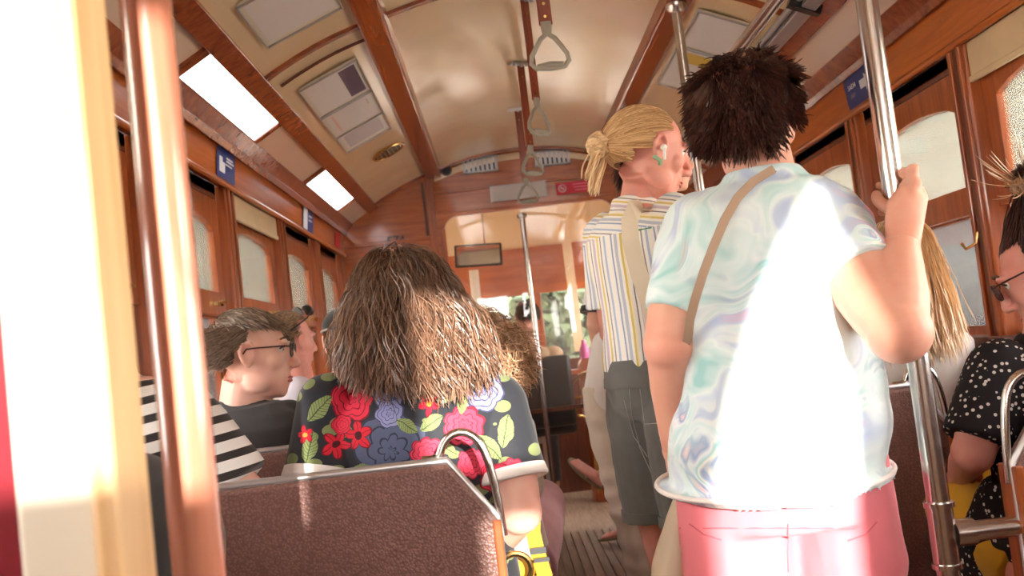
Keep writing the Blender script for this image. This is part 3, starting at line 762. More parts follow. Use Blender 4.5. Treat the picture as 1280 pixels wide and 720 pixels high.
# ------------------------------------------------------------------ people toolkit
def frame(yaw, pitch=0, roll=0):
    """head or body frame: looks along +Y at yaw 0; positive yaw turns to the left"""
    return Matrix.Rotation(yaw, 3, 'Z') @ Matrix.Rotation(pitch, 3, 'X') @ Matrix.Rotation(roll, 3, 'Y')
def head_mb(m, c, R, k=1.0, female=False):
    """c: middle of the head; adds skull, face, ears"""
    c = V(c); T = lambda p: c+R@(V(p)*k)
    e = lambda p, r: m.ell(T(p), tuple(a*k for a in r), R, 24, 16)
    e((0,-.014,.036), (.074,.093,.080))
    e((0,.018,.0), (.066,.074,.085))
    e((0,.034,-.045), (.050 if female else .055,.052,.062))
    e((0,.066,-.094), (.022,.020,.019)); e((0,.045,-.085), (.036,.036,.028))
    for s in (-1, 1):
        e((s*.040,.020,-.066), (.020,.040,.030)); e((s*.036,.056,-.018), (.026,.026,.026))
        e((s*.030,.082,.030), (.024,.012,.010))
        # ear: rim, lobe and inner shell
        m.tube([T((s*(.070+.004), .014, -.008)), T((s*.079, .018, .014)), T((s*.084, .008, .030)), T((s*.087, -.010, .028)), T((s*.087, -.018, .008)), T((s*.082, -.012, -.014)), T((s*.077, .000, -.030)), T((s*.073, .010, -.026))], [.0055*k]*8, 8)
        e((s*.074,-.002,.002), (.006,.015,.026)); e((s*.070,.004,-.002), (.010,.014,.022))
    # brow, nose, lips
    m.tube([T((0,.080,.034)), T((0,.094,.012)), T((0,.106,-.010)), T((0,.113,-.028))], [.010*k,.009*k,.0105*k,.011*k], 10)
    e((0,.109,-.030), (.0135,.013,.010)); e((.012,.098,-.033), (.009,.011,.007)); e((-.012,.098,-.033), (.009,.011,.007))
    e((0,.080,-.050), (.024,.014,.012))
    e((0,.089,-.060), (.021,.0085,.0055)); e((0,.087,-.070), (.019,.0095,.0065)); e((0,.078,-.082),(.018,.012,.008))
def face_parts(root, c, R, k=1.0, brow='brow', lips=True, iris=(.1,.06,.03,1)):
    c = V(c); T = lambda p: c+R@(V(p)*k)
    for s in (-1, 1):
        m = MB(); m.ell(T((s*.031,.0700,.012)), .0135*k, None, 14, 10); part('eye', m, M['eye'], root)
        m = MB(); m.ell(T((s*.031,.0785,.010)), (.006*k, .0055*k, .006*k), R, 12, 8); part('iris', m, M['iris'], root)
        m = MB(); m.tube([T((s*.016,.0805,.013)), T((s*.031,.0855,.0180)), T((s*.047,.076,.012))], [.002*k,.003*k,.002*k], 8); part('eyelid', m, M['lash'], root)
        m = MB(); m.tube([T((s*.014,.093,.034)), T((s*.032,.0935,.041)), T((s*.052,.079,.035))], [.0035*k,.004*k,.0025*k], 8); part('eyebrow', m, M[brow], root)
    if lips:
        m = MB(); m.ell(T((0,.0925,-.0615)), (.0205*k,.0075*k,.0045*k), R); m.ell(T((0,.0905,-.070)), (.017*k,.0085*k,.0055*k), R); part('lips', m, M['lip'], root)
M['eye'] = pm('eye_white', hexc(235,228,222), .2); M['iris'] = pm('iris_brown', hexc(70,48,34), .15); M['lash'] = pm('lash_dark', hexc(92,56,46), .6)
M['brow'] = pm('brown_brow', hexc(96,70,54), .7); M['brow_b'] = pm('blond_brow', hexc(160,116,80), .7)

def torso_rings(pel, nb, rv, prof, bow=0.0):
    """prof rows: (t, half width, half depth, forward shift)"""
    pel = V(pel); nb = V(nb); rv = V(rv).normalized(); up = (nb-pel).normalized()
    fw = up.cross(rv).normalized()
    R_ = []
    for t, w, d, sh in prof:
        R_.append((pel.lerp(nb, t)+fw*sh, rv*w, fw*d))
    return R_, fw
TORSO = [(-.12,.100,.075,0), (-.04,.150,.105,0), (.06,.165,.115,0), (.20,.155,.108,.0), (.34,.140,.100,.0), (.48,.145,.105,.005), (.62,.160,.115,.005), (.74,.172,.112,0), (.84,.170,.095,-.01), (.90,.140,.075,-.01), (.95,.090,.060,-.005), (1.0,.058,.052,0)]
def finger(m, p, d, n, ln, r, curl, k=1.0):
    """p root, d pointing, n palm normal (fingers curl towards n)"""
    p = V(p); d = V(d).normalized(); n = V(n).normalized(); pts = [p-d*.015*k, p]; rad = [r*1.05, r*1.02]
    ang = 0
    for i, f_ in enumerate((.45, .30, .25)):
        ang += curl*(1.0, 1.15, .8)[i]
        v = d*math.cos(ang)+n*math.sin(ang); q = pts[-1]+v*ln*f_
        pts.append(pts[-1].lerp(q, .5)); rad.append(r*(.97, .9, .82)[i]); pts.append(q); rad.append(r*(.95, .86, .66)[i])
    m.tube(pts, rad, 10); m.ell(pts[-1], rad[-1], None, 8, 6)
def hand_mb(m, w, d, n, th, curl=.4, k=1.0, spread=.04):
    """w wrist, d pointing direction, n palm normal, th direction the thumb leaves"""
    w = V(w); d = V(d).normalized(); n = V(n).normalized(); th = V(th); th = (th-d*th.dot(d)-n*(th.dot(n))).normalized()
    m.loft([(w-d*.02*k, th*.026*k, n*.020*k), (w+d*.01*k, th*.030*k, n*.019*k), (w+d*.05*k, th*.041*k, n*.016*k), (w+d*.085*k, th*.040*k, n*.013*k), (w+d*.092*k, th*.034*k, n*.010*k)], seg=18)
    m.ell(w+d*.03*k+th*.022*k+n*.008*k, (.018*k,.018*k,.018*k))
    for i, (o, l, r) in enumerate(((.030,.070,.0085), (.010,.078,.009), (-.010,.072,.0085), (-.029,.058,.0075))):
        finger(m, w+d*.088*k+th*o*k, d+th*o*spread*25, n, l*k, r*k, curl*(1+.08*i), k)
    tp = w+d*.025*k+th*.030*k
    m.tube([tp-th*.014*k, tp+d*.012*k+th*.010*k, tp+d*.036*k+th*.020*k+n*.006*k, tp+d*.060*k+th*.020*k+n*.014*k], [.012*k,.0115*k,.0095*k,.007*k], 10)
def limb(m, a, b, c_, r):
    """two segment limb with tapering radii r=(start, mid of first, joint, mid of second, end)"""
    a, b, c_ = V(a), V(b), V(c_)
    m.tube([a, a.lerp(b,.25), a.lerp(b,.5), a.lerp(b,.8), b, b.lerp(c_,.18), b.lerp(c_,.4), b.lerp(c_,.7), c_],
           [r[0], r[0]*1.0, r[1], (r[1]+r[2])/2, r[2], r[3]*1.02, r[3], (r[3]+r[4])/2, r[4]], 18)
    m.ell(b, r[2]*1.02); m.ell(a, r[0])
def sleeve(m, a, b, c_, t0, r, t1=None):
    """sleeve from the shoulder along the upper arm (and forearm when t0 > 1)"""
    a, b, c_ = V(a), V(b), V(c_); pts = [a]; 
    if t0 <= 1:
        pts += [a.lerp(b, t0*.33), a.lerp(b, t0*.66), a.lerp(b, t0)]; rr = [r[0], r[0]*1.02, (r[0]+r[1])/2, r[1]]
    else:
        pts += [a.lerp(b,.5), b, b.lerp(c_, (t0-1)*.5), b.lerp(c_, t0-1)]; rr = [r[0], r[0], (r[0]+r[1])/2, (r[0]+r[1]*2)/3, r[1]]; m.ell(b, (r[0]+r[1])/2)
    m.tube(pts, rr, 20); m.ell(a, r[0])
# ---- hair
def strands(name, c, R, rad, n, L, g, comb, root, mat, region, wave=0, wl=.03, width=.0011, seg=12, lift=.004, spread=.35, thick=.0, base=True, basecut=-.4, seed=1, tones=(.0, 1.0), parting=None, basek=1.0, clampk=1.0, target=None):
    """strands growing from an ellipsoid scalp (head frame), falling with weight g and combed along comb(p)"""
    rnd = random.Random(seed); c = V(c); m = MB(); tone = []
    if base:
        b_ = MB(); b_.ell((0,0,0), tuple(a*.985*basek for a in rad), None, 36, 24)
        keep = [i for i, v in enumerate(b_.v) if True]
        off = len(m.v)
        fs = [f_ for f_ in b_.f if all(region(V((b_.v[i].x/rad[0], b_.v[i].y/rad[1], b_.v[i].z/rad[2])).normalized()) for i in f_)]
        m.add([c+R@v for v in b_.v], fs); tone += [tones[0]+.15]*len(b_.v)
    Ri = R.transposed(); G = Ri @ V((0,0,-1))
    cnt = 0; tries = 0
    while cnt < n and tries < n*30:
        tries += 1
        u = V((rnd.gauss(0,1), rnd.gauss(0,1), rnd.gauss(0,1))).normalized()
        if not region(u): continue
        cnt += 1
        p = V((u.x*rad[0], u.y*rad[1], u.z*rad[2])); nrm = V((u.x/rad[0], u.y/rad[1], u.z/rad[2])).normalized()
        cb = comb(u)
        rn = lambda: V((rnd.gauss(0,1), rnd.gauss(0,1), rnd.gauss(0,1)))
        tgt = None if target is None else V(target)
        own = rn()*spread*.35
        def want(p_, i_):
            d_ = cb if tgt is None else (tgt-p_).normalized()
            gg = g*min(1, .25+1.2*i_/seg)
            return (d_.normalized()*(1-gg)+G*gg+own)
        v = want(p, 0); v = (v-nrm*v.dot(nrm)).normalized(); v = (v+nrm*lift).normalized()
        Ls = L*(1+rnd.uniform(-.18, .15)) if not callable(L) else L(u)*(1+rnd.uniform(-.15,.12))
        if tgt is not None: Ls = min(Ls, (tgt-p).length*1.25)
        ds = Ls/seg; pts = [p.copy()]; layer = rnd.random()*thick
        ph = noise.noise(u*3.5)*16+rnd.random()*.8; tn = rnd.uniform(*tones)
        sidev = nrm.cross(v); sidev = sidev.normalized() if sidev.length > .01 else V((1,0,0))
        for i in range(seg):
            v = (v*.55+want(p, i)*.45+rn()*spread*.10).normalized()
            p = p+v*ds
            q = V((p.x/rad[0], p.y/rad[1], p.z/rad[2])); l = q.length
            lim = (1.015+layer*min(1, (i+1)/3))*clampk
            if l < lim:
                q = q*(lim/max(l,.01)); p = V((q.x*rad[0], q.y*rad[1], q.z*rad[2]))
                nn = V((p.x/rad[0]**2, p.y/rad[1]**2, p.z/rad[2]**2)).normalized()
                if v.dot(nn) < 0: v = v-nn*v.dot(nn); v = v.normalized() if v.length > .01 else nn
            am = wave*min(1, i/4)
            off = sidev*math.sin(ph+i*ds/wl*PI)*am+nrm*math.cos(ph*1.7+i*ds/wl*PI)*am*.7
            pts.append(p+off)
        w = [width*(1-.0*i/seg) for i in range(seg+1)]; w[-1] = width*.25; w[0] = width*.8
        k0 = len(m.v); m.tube([c+R@q for q in pts], w, 3, cap=False)
        tone += [min(1, max(0, tn+.15*(i/seg-.5))) for i in range(seg+1) for _ in range(3)]
    me = m.mesh(name) if False else None
    me = bpy.data.meshes.new(name); me.from_pydata([tuple(a) for a in m.v], [], m.f); me.update()
    at = me.attributes.new('tone', 'FLOAT', 'POINT'); at.data.foreach_set('value', tone)
    return part('hair', me, mat, root)
def person(loc, lab, group=None):
    t = empty('person', loc); return tag(t, lab, 'person', group)
def glasses(root, c, R, k=1.0, mat='glassframe'):
    c = V(c); T = lambda p: c+R@(V(p)*k)
    m = MB()
    for s in (-1, 1):
        pts = [T((s*.034+.024*math.copysign(abs(math.cos(a))**.7, math.cos(a)), .103-.004*0, .008+.018*math.copysign(abs(math.sin(a))**.7, math.sin(a)))) for a in [2*PI*i/24 for i in range(25)]]
        m.tube(pts, .0021*k, 8)
        m.tube([T((s*.058,.101,.016)), T((s*.074,.085,.017)), T((s*.082,.03,.016)), T((s*.084,.0,.014)), T((s*.082,-.012,.0))], .0020*k, 8)
    m.tube([T((-.011,.104,.012)), T((0,.108,.015)), T((.011,.104,.012))], .002*k, 8)
    g = part('spectacles', m, M[mat], root); g['label'] = 'thin dark spectacle frame'
    m = MB()
    for s in (-1, 1):
        cc = T((s*.034,.103,.008)); m.loft([(cc+R@V((0,-.0006,0)), R@V((.023*k,0,0)), R@V((0,0,.0172*k))), (cc+R@V((0,.0006,0)), R@V((.023*k,0,0)), R@V((0,0,.0172*k)))], pw=2.8)
    part('lenses', m, M['clear'], g)
def foot_mb(m, ank, fw, k=1.0):
    ank = V(ank); fw = V(fw); fw.z = 0; fw.normalize(); sd = fw.cross(V((0,0,1)))
    m.ell(ank+V((0,0,0)), .034*k); m.ell(ank-fw*.02*k+V((0,0,-.045*k)), (.03*k,)*3)
    up = V((0,0,1))
    m.loft([(ank-fw*.035*k-up*.045*k, sd*.022*k, up*.022*k), (ank+fw*.03*k-up*.035*k, sd*.032*k, up*.034*k), (ank+fw*.09*k-up*.05*k, sd*.038*k, up*.022*k), (ank+fw*.13*k-up*.056*k, sd*.042*k, up*.014*k)], seg=18)
    for i, (o, l) in enumerate(((-.030,.045), (-.012,.042), (.004,.038), (.018,.033), (.031,.026))):
        q = ank+fw*.125*k+sd*o*k-up*.057*k; m.tube([q, q+fw*l*.6*k, q+fw*l*k-up*.002], [.011*k if i == 0 else .009*k, .010*k if i == 0 else .008*k, .007*k], 8); m.ell(q+fw*l*k, .008*k)
# ------------------------------------------------------------------ clothing materials
def seprgb(nt, vec):
    n = nt.nodes.new('ShaderNodeSeparateXYZ'); nt.links.new(vec, n.inputs[0]); return [E_(nt, o) for o in n.outputs]
# tie-dye
M['tiedye'] = pm('tie_dye_cloth', (.8,.8,.8,1), .75, spec=.2, sheen=.2); nt, b = nodes(M['tiedye'])
tc = texco(nt)
wn = nt.nodes.new('ShaderNodeTexNoise'); wn.inputs['Scale'].default_value = 5; wn.inputs['Detail'].default_value = 2; nt.links.new(tc, wn.inputs['Vector'])
vm = nt.nodes.new('ShaderNodeVectorMath'); vm.operation = 'MULTIPLY_ADD'; nt.links.new(wn.outputs['Color'], vm.inputs[0]); vm.inputs[1].default_value = (.35,.35,.35); nt.links.new(tc, vm.inputs[2])
n1 = noisetex(nt, mapping(nt, vm.outputs[0], (1,1,1.8), rot=(0,.5,0)), 3.6, 2.5, .5, 2.2)
n2 = noisetex(nt, mapping(nt, vm.outputs[0], (1,1,1), loc=(3,1,2)), 3.6, 1, .4, .4)
c1 = ramp(nt, n1, [(.26, hexc(228,108,130)), (.32, hexc(240,208,208)), (.38, hexc(140,158,194)), (.44, hexc(228,232,234)), (.51, hexc(156,204,206)), (.57, hexc(234,232,220)), (.63, hexc(150,176,206)), (.68, hexc(232,160,172)), (.76, hexc(206,220,230))])
c2 = ramp(nt, n1, [(.3, hexc(160,208,206)), (.5, hexc(222,234,234)), (.7, hexc(176,192,220))])
nt.links.new(mixc(nt, E_(nt, ramp(nt, n2, [(.44, (0,0,0,1)), (.56, (1,1,1,1))])), c1, c2), b.inputs['Base Color'])
bump(nt, b, noisetex(nt, tc, 700, 1), .15, .0006)
# black and white stripes
def stripemat(name, period, duty, light, darkc, axis=(0, 0, 1), off=0.0):
    m = pm(name, light, .85, spec=.2, sheen=.2); nt, b = nodes(m)
    x, y, z = seprgb(nt, texco(nt)); s = x*axis[0]+y*axis[1]+z*axis[2]+off
    fr = (s*(1/period)).op('FRACT'); nt.links.new(mixc(nt, fr.lt(duty), light, darkc), b.inputs['Base Color'])
    bump(nt, b, noisetex(nt, texco(nt), 800, 1), .15, .0006); return m
M['bw'] = stripemat('black_white_stripe_knit', .034, .42, hexc(238,236,232), hexc(58,54,54), (-.16,0,1))
M['dots'] = pm('black_dotted_cloth', hexc(34,32,34), .8, spec=.2); nt, b = nodes(M['dots'])
vo = nt.nodes.new('ShaderNodeTexVoronoi'); vo.inputs['Scale'].default_value = 75; vo.inputs['Randomness'].default_value = .75; nt.links.new(texco(nt), vo.inputs['Vector'])
nt.links.new(mixc(nt, E_(nt, vo.outputs['Distance']).lt(.27), hexc(36,33,36), hexc(214,208,200)), b.inputs['Base Color'])
# multicolour vertical stripes on white
def multistripe(name, ax, per):
    m = pm(name, hexc(236,232,226), .85, spec=.2, sheen=.2); nt, b = nodes(m)
    x, y, z = seprgb(nt, texco(nt)); w_ = E_(nt, noisetex(nt, texco(nt), 7, 1))*.012
    fr = ((x*ax[0]+y*ax[1]+z*ax[2]+w_)*(1/per)).op('FRACT')
    wh = hexc(238,234,228)
    st = [(0, wh), (.08, hexc(150,166,196)), (.12, wh), (.17, hexc(186,192,206)), (.25, wh), (.31, hexc(214,192,112)), (.36, hexc(238,226,190)), (.40, wh), (.47, hexc(120,112,116)), (.50, wh), (.56, hexc(206,188,200)), (.64, wh), (.69, hexc(222,200,120)), (.74, wh), (.80, hexc(150,140,140)), (.83, wh), (.90, hexc(176,190,214)), (.95, wh)]
    nt.links.new(ramp(nt, fr.s, st, 'CONSTANT'), b.inputs['Base Color']); return m
M['multi'] = multistripe('multicolour_stripe_cloth', (.92,-.35,0), .115)
M['multi_yoke'] = multistripe('multicolour_stripe_yoke', (.25,-.1,1), .10)
for nm, c_, v_ in (('pink_cloth', (234,128,138), .08), ('denim', (112,112,108), .22), ('white_cloth', (236,230,224), .06), ('cream_cloth', (222,208,190), .08), ('black_cloth', (44,40,42), .15),
                   ('darkgrey_cloth', (62,60,60), .1), ('lavender_cloth', (196,190,198), .06), ('beige_cloth', (206,186,172), .08), ('mauve_cloth', (172,124,128), .1), ('tan_cloth', (206,178,142), .08),
                   ('jean_blue', (104,118,158), .2), ('yellow_cloth', (222,170,48), .12), ('canvas', (226,212,188), .07), ('cap_black', (34,32,34), .1)):
    M[nm] = cloth(nm, hexc(*c_), var=v_)
# dark cloth with printed flowers
def floral(name, cx, cz, items):
    m = pm(name, hexc(40,42,50), .7, spec=.25, sheen=.1); nt, b = nodes(m)
    x, y, z = seprgb(nt, texco(nt)); wv = nt.nodes.new('ShaderNodeTexNoise'); wv.inputs['Scale'].default_value = 45; wv.inputs['Detail'].default_value = 1; nt.links.new(texco(nt), wv.inputs['Vector'])
    wx, wy, wz = seprgb(nt, wv.outputs['Color'])
    X = x+(wx-.5)*.009; Z = z+(wz-.5)*.009
    # background of small leaves for the places between the blooms
    vo = nt.nodes.new('ShaderNodeTexVoronoi'); vo.inputs['Scale'].default_value = 17; nt.links.new(mapping(nt, texco(nt), (1,.6,1.5), rot=(0,.5,0)), vo.inputs['Vector'])
    col = mixc(nt, E_(nt, vo.outputs['Distance']).lt(.30), hexc(38,40,46), hexc(118,128,84))
    for (px, pz, r, kind, rot) in items:
        dx = X-px; dz = Z-pz; ang = dz.op('ARCTAN2', dx)+rot; d = ((dx*dx)+(dz*dz)).op('SQRT')*(1/r)
        if kind == 'leaf':
            ca, sa = math.cos(rot), math.sin(rot); u = (dx*ca+dz*sa)*(1/r); v = (dz*ca-dx*sa)*(1/r)
            mask = ((u*u)+(v.op('ABSOLUTE'))*2.0).lt(1.0)
            vein = ((u*5-v.op('ABSOLUTE')*3.5).op('FRACT').lt(.18)); mid = v.op('ABSOLUTE').lt(.035)
            c_ = mixc(nt, vein.op('MAXIMUM', mid), hexc(132,146,92), hexc(66,80,52)); col = mixc(nt, mask, col, c_); continue
        if kind in ('hib', 'hibo'):
            pet = (ang*2.5).op('COSINE').op('ABSOLUTE'); R = pet*.55+.45; q = d-R; mask = q.lt(0)
            c_ = mixc(nt, q.gt(-.10), hexc(206,30,52), hexc(110,14,30))
            c_ = mixc(nt, (ang*2.5).op('SINE').op('ABSOLUTE').lt(.10), c_, hexc(120,14,34))
            c_ = mixc(nt, d.lt(.24), c_, hexc(232,150,60) if kind == 'hibo' else hexc(70,14,26)); col = mixc(nt, mask, col, c_); continue
        pal = {'rose': (hexc(214,44,70), hexc(120,18,40)), 'blue': (hexc(78,86,112), hexc(44,48,66)), 'lav': (hexc(132,134,176), hexc(60,60,92)), 'pink': (hexc(206,60,84), hexc(120,26,46))}[kind]
        n_ = {'rose': 5, 'blue': 7, 'lav': 6, 'pink': 8}[kind]
        edge = (ang*(n_/2)).op('SINE').op('ABSOLUTE')*.16+.84; mask = (d-edge).lt(0)
        swirl = (d*(3.6 if kind != 'blue' else 3.2)+(ang*(n_/2)).op('SINE').op('ABSOLUTE')*(-.45)+ang*.159).op('FRACT')
        c_ = mixc(nt, swirl.lt(.17), pal[0], pal[1]); c_ = mixc(nt, (d-edge).gt(-.07), c_, pal[1]); col = mixc(nt, mask, col, c_)
    nt.links.new(col, b.inputs['Base Color']); bump(nt, b, noisetex(nt, texco(nt), 700, 1), .15, .0006); return m

TORSO_F = [(t, w*.90, d*.92, s) for t, w, d, s in TORSO]
def scale_prof(prof, w, d, inf=0.0, t0=-1, t1=2): return [(t, a*w+inf, b_*d+inf, s) for t, a, b_, s in prof if t0 <= t <= t1]
def folds(amp, sx, sz, seed):
    return lambda p, n: amp*(nz(p, sx, sx, sz, seed)*.7+nz(p, sx*2.3, sx*2.3, sz*2.1, seed+5)*.35)

# =========================================================== standing woman in tie-dye shirt
A = person((.27, 1.68, 0), 'standing woman seen from behind, short dark hair, tie-dye shirt, pink trousers, gripping near pole')
nb = P(952, 212, 1.65); pel = P(975, 590, 1.70)
rvA = V((1, .06, 0)).normalized()
prA = [(-.14,.172,.135,0), (-.04,.178,.142,0), (.10,.180,.140,0), (.28,.178,.128,0), (.45,.176,.122,0), (.60,.178,.122,0), (.72,.182,.118,0), (.82,.172,.100,-.005), (.90,.138,.078,-.01), (.96,.085,.058,-.005), (1.0,.060,.052,0), (1.10,.054,.052,.015)]
rg, fwA = torso_rings(pel, nb, rvA, prA)
sL, sR = P(868, 290, 1.66), P(1036, 292, 1.64)
eR = P(1124, 414, 1.475); wR = P(1126, 304, 1.535)
eL = P(836, 432, 1.62); wL = P(846, 560, 1.74)
hc = P(937, 151, 1.66); RH = frame(math.radians(-32), math.radians(-6))
m = MB(); m.loft([(c_, a*.93, b_*.93) for c_, a, b_ in rg])
m.tube([nb-V((0,0,.04)), nb.lerp(hc, .35), hc+RH@V((0,-.02,-.05))], [.060,.056,.054], 20)
head_mb(m, hc, RH, 1.0, True)
limb(m, sR, eR, wR, (.060,.061,.050,.044,.029)); limb(m, sL, eL, wL, (.056,.052,.043,.038,.027))
# right hand closed round the pole
zH = P(1120, 250, 1.6).z; pc = V((PX, PYY, 0)); up = V((0,0,1))
kb = V((PX+.012, PYY-.034, zH+.012))
m.loft([(wR+V((0,-.004,-.01)), V((.027,0,0)), V((0,.020,.008))), (wR.lerp(kb,.45), V((.033,0,0)), V((0,.019,.008))), (wR.lerp(kb,.8), V((.036,.004,0)), V((0,.018,.004))), (kb+V((.004,.004,.004)), V((.026,.008,0)), V((0,.010,0)))], seg=20)
for i, (dz, rr_, ext) in enumerate(((.042,.0088,2.5), (.0185,.0094,2.7), (-.005,.0090,2.65), (-.027,.0080,2.4))):
    pts = []; rad = []; RR = .0185+rr_*.95
    for q in range(12):
        a = -1.35+q/11*(ext+1.0)
        pts.append(V((PX+RR*math.cos(a), PYY+RR*math.sin(a), zH+dz-.002*q*.5))); rad.append(rr_*(1.12 if q in (0,1,4,8) else 1.0)*(1-.018*q))
    m.ell(V((kb.x+.006, kb.y-.010, zH+dz)), rr_*1.22); pts[0:0] = [kb.lerp(wR,.5)+V((.012-.008*i, -.004, 0)), V((kb.x+.006-.004*i, kb.y-.006, zH+dz-.006))]; rad[0:0] = [rr_*.9, rr_*1.15]; m.tube(pts, rad, 10); m.ell(pts[-1], rad[-1])
pts = []; RR = .0185+.010
for q in range(8):
    a = -1.75-q/7*1.9; pts.append(V((PX+RR*math.cos(a), PYY+RR*math.sin(a), zH-.028+.006*q)))
m.tube([kb+V((-.012,.0,-.035))]+pts, [.0135,.013,.0125,.012,.0115,.011,.0105,.010,.009], 10); m.ell(pts[-1], .009)
dL = (wL-eL).normalized(); hand_mb(m, wL, dL, V((.9,.2,0)), V((.1,1,0)), .9)
# legs and feet
hipL, hipR = pel+V((-.090,0,-.03)), pel+V((.092,0,-.03))
kL, kR = V((hipL.x-.005, 1.72, .46)), V((hipR.x+.01, 1.70, .46)); aL, aR = V((kL.x, 1.70, .085)), V((kR.x+.01, 1.68, .085))
limb(m, hipL, kL, aL, (.085,.078,.055,.055,.036)); limb(m, hipR, kR, aR, (.085,.078,.055,.055,.036))
foot_mb(m, aL, V((-.1,1,0))); foot_mb(m, aR, V((.2,1,0)))
part('body', fuse(m, .0038, 3), M['skin_a'], A); face_parts(A, hc, RH)
# shirt
m = MB(); rs = [r_ for r_, pr in zip(rg, prA) if -.2 < pr[0] < .97]
inf = lambda R_, k: [(c_, a+a.normalized()*k, b_+b_.normalized()*k) for c_, a, b_ in R_]
hem = P(966, 586, 1.70)
m.loft([(hem-V((0,0,.01)), rvA*.214, fwA*.174), (hem.lerp(rs[1][0], .5), rvA*.212, fwA*.170)]+inf(rs[1:], .014), seg=40)
sleeve(m, sR+V((-.01,0,0)), eR, wR, .50, (.071,.076)); sleeve(m, sL+V((.012,0,0)), eL, wL, .74, (.070,.060))
m.loft([(nb+V((0,-.004,-.03)), V((.086,0,0)), V((0,.066,0))), (nb+V((0,-.002,.000)), V((.064,0,0)), V((0,.058,0)))], seg=24)
def fA(p, n):
    low = max(0, min(1, (1.25-p.z)/.35))
    return (.004+.006*low)*(nz(p, 6, 6, 14, 2)*.8+nz(p, 13, 13, 22, 4)*.4) + .007*low*math.sin((p.z*30+p.x*9+nz(p,4,4,4,9)*5))*.5
part('shirt', fuse(m, .005, 5, fold=fA), M['tiedye'], A)
m = MB()   # rolled edges of hem
hp = [hem+rvA*math.cos(a)*.206+fwA*math.sin(a)*.166+V((0,0,-.010)) for a in [2*PI*i/48 for i in range(49)]]
m.tube(hp, .0045, 8, cap=False); part('hem', m, M['white_cloth'], A)
m = MB()
m.loft(inf([(c_, a, b_) for (c_, a, b_), pr in zip(rg, prA) if pr[0] < .25], .002)); 
for h_, k_, a_ in ((hipL, kL, aL), (hipR, kR, aR)): m.tube([h_+V((0,0,.05)), h_-V((0,0,.05)), h_.lerp(k_, .6), k_, k_.lerp(a_, .5), a_+V((0,0,.03))], [.096,.100,.094,.080,.074,.068], 22)
part('trousers', fuse(m, .006, 5, fold=lambda p, n: folds(.013, 8, 10, 8)(p, n)*max(0, min(1, (.80-p.z)/.15))), M['pink_cloth'], A)
M['hair_dark'] = hairm('dark_brown_hair', hexc(38,24,22), hexc(92,56,44))
rad = (.073,.092,.086)
strands('hair', hc+RH@V((0,-.014,.022)), RH, rad, 9000, lambda u: .048+.012*max(0,u.z)+(.008 if u.z < -.3 else 0), .40, lambda u: V((u.x*.5+.5*math.sin(u.x*7+u.y*5), -.6+.3*math.sin(u.z*8+u.x*4), -.7 if u.z < .5 else -.15+.3*math.sin(u.y*6))), A, M['hair_dark'],
        lambda u: (u.y < .30 and u.z > -.80+.42*max(0, u.y+.3) and not (u.y > -.12 and u.z < -.28)) or u.z > .40, wave=.004, wl=.05, width=.0012, seg=8, lift=.03, spread=.32, thick=.08, seed=11, basek=1.03, clampk=1.02)
# cross-body bag
bag = empty('crossbody_bag', (.02, 1.84, .74)); tag(bag, 'tan shoulder bag strap running diagonally across the back of the tie-dye shirt', 'bag')
M['strap'] = pm('taupe_strap_leather', hexc(168,140,116), .5)
def onback(px, py, off=.006):
    """where the line through a pixel meets the back of the shirt"""
    best = None
    p = P(px, py, 1.66); t = (p.z-pel.z)/(nb.z-pel.z)
    w_, d_ = None, None
    for i in range(len(prA)-1):
        if prA[i][0] <= t <= prA[i+1][0]:
            q = (t-prA[i][0])/(prA[i+1][0]-prA[i][0]); w_ = prA[i][1]*(1-q)+prA[i+1][1]*q+.017; d_ = prA[i][2]*(1-q)+prA[i+1][2]*q+.017
    c_ = pel.lerp(nb, t); u = max(-.97, min(.97, (p.x-c_.x)/w_))
    return V((p.x, c_.y-d_*math.sqrt(1-u*u)-off, p.z))
sp = [onback(x_, y_, o_) for x_, y_, o_ in ((948,224,.008), (925,238,.008), (905,258,.008), (888,285,.010), (873,318,.018), (861,350,.028), (853,380,.034), (849,402,.034), (848,425,.030))]
sp = [nb+V((.045,.03,.014))]+sp[0:]
sp += [V((sp[-1].x-.02, sp[-1].y+.09, sp[-1].z-.06)), V((.10, 1.90, .88)), V((.22,1.93,.86))]
m = MB()
for i in range(len(sp)-1):
    pass
vs = []; fs = []
for i, p in enumerate(sp):
    t = (sp[min(i+1, len(sp)-1)]-sp[max(i-1, 0)]).normalized(); n = V((0,-1,0)) if i > 0 else V((0,-.3,1)).normalized(); s = t.cross(n).normalized()*.0072; n = n*.0022
    vs += [p+s+n, p-s+n, p-s-n, p+s-n]
for i in range(len(sp)-1):
    for k in range(4): fs.append((i*4+k, i*4+(k+1)%4, (i+1)*4+(k+1)%4, (i+1)*4+k))
fs += [(0,1,2,3), tuple((len(sp)-1)*4+k for k in (3,2,1,0))]
m.add(vs, fs); part('strap', m, M['strap'], bag, label='taupe strap')
m = MB(); m.box((.24, 1.93, .80), (.17, .05, .13)); part('pouch', m, M['strap'], bag, smooth=False, bevel=.015)
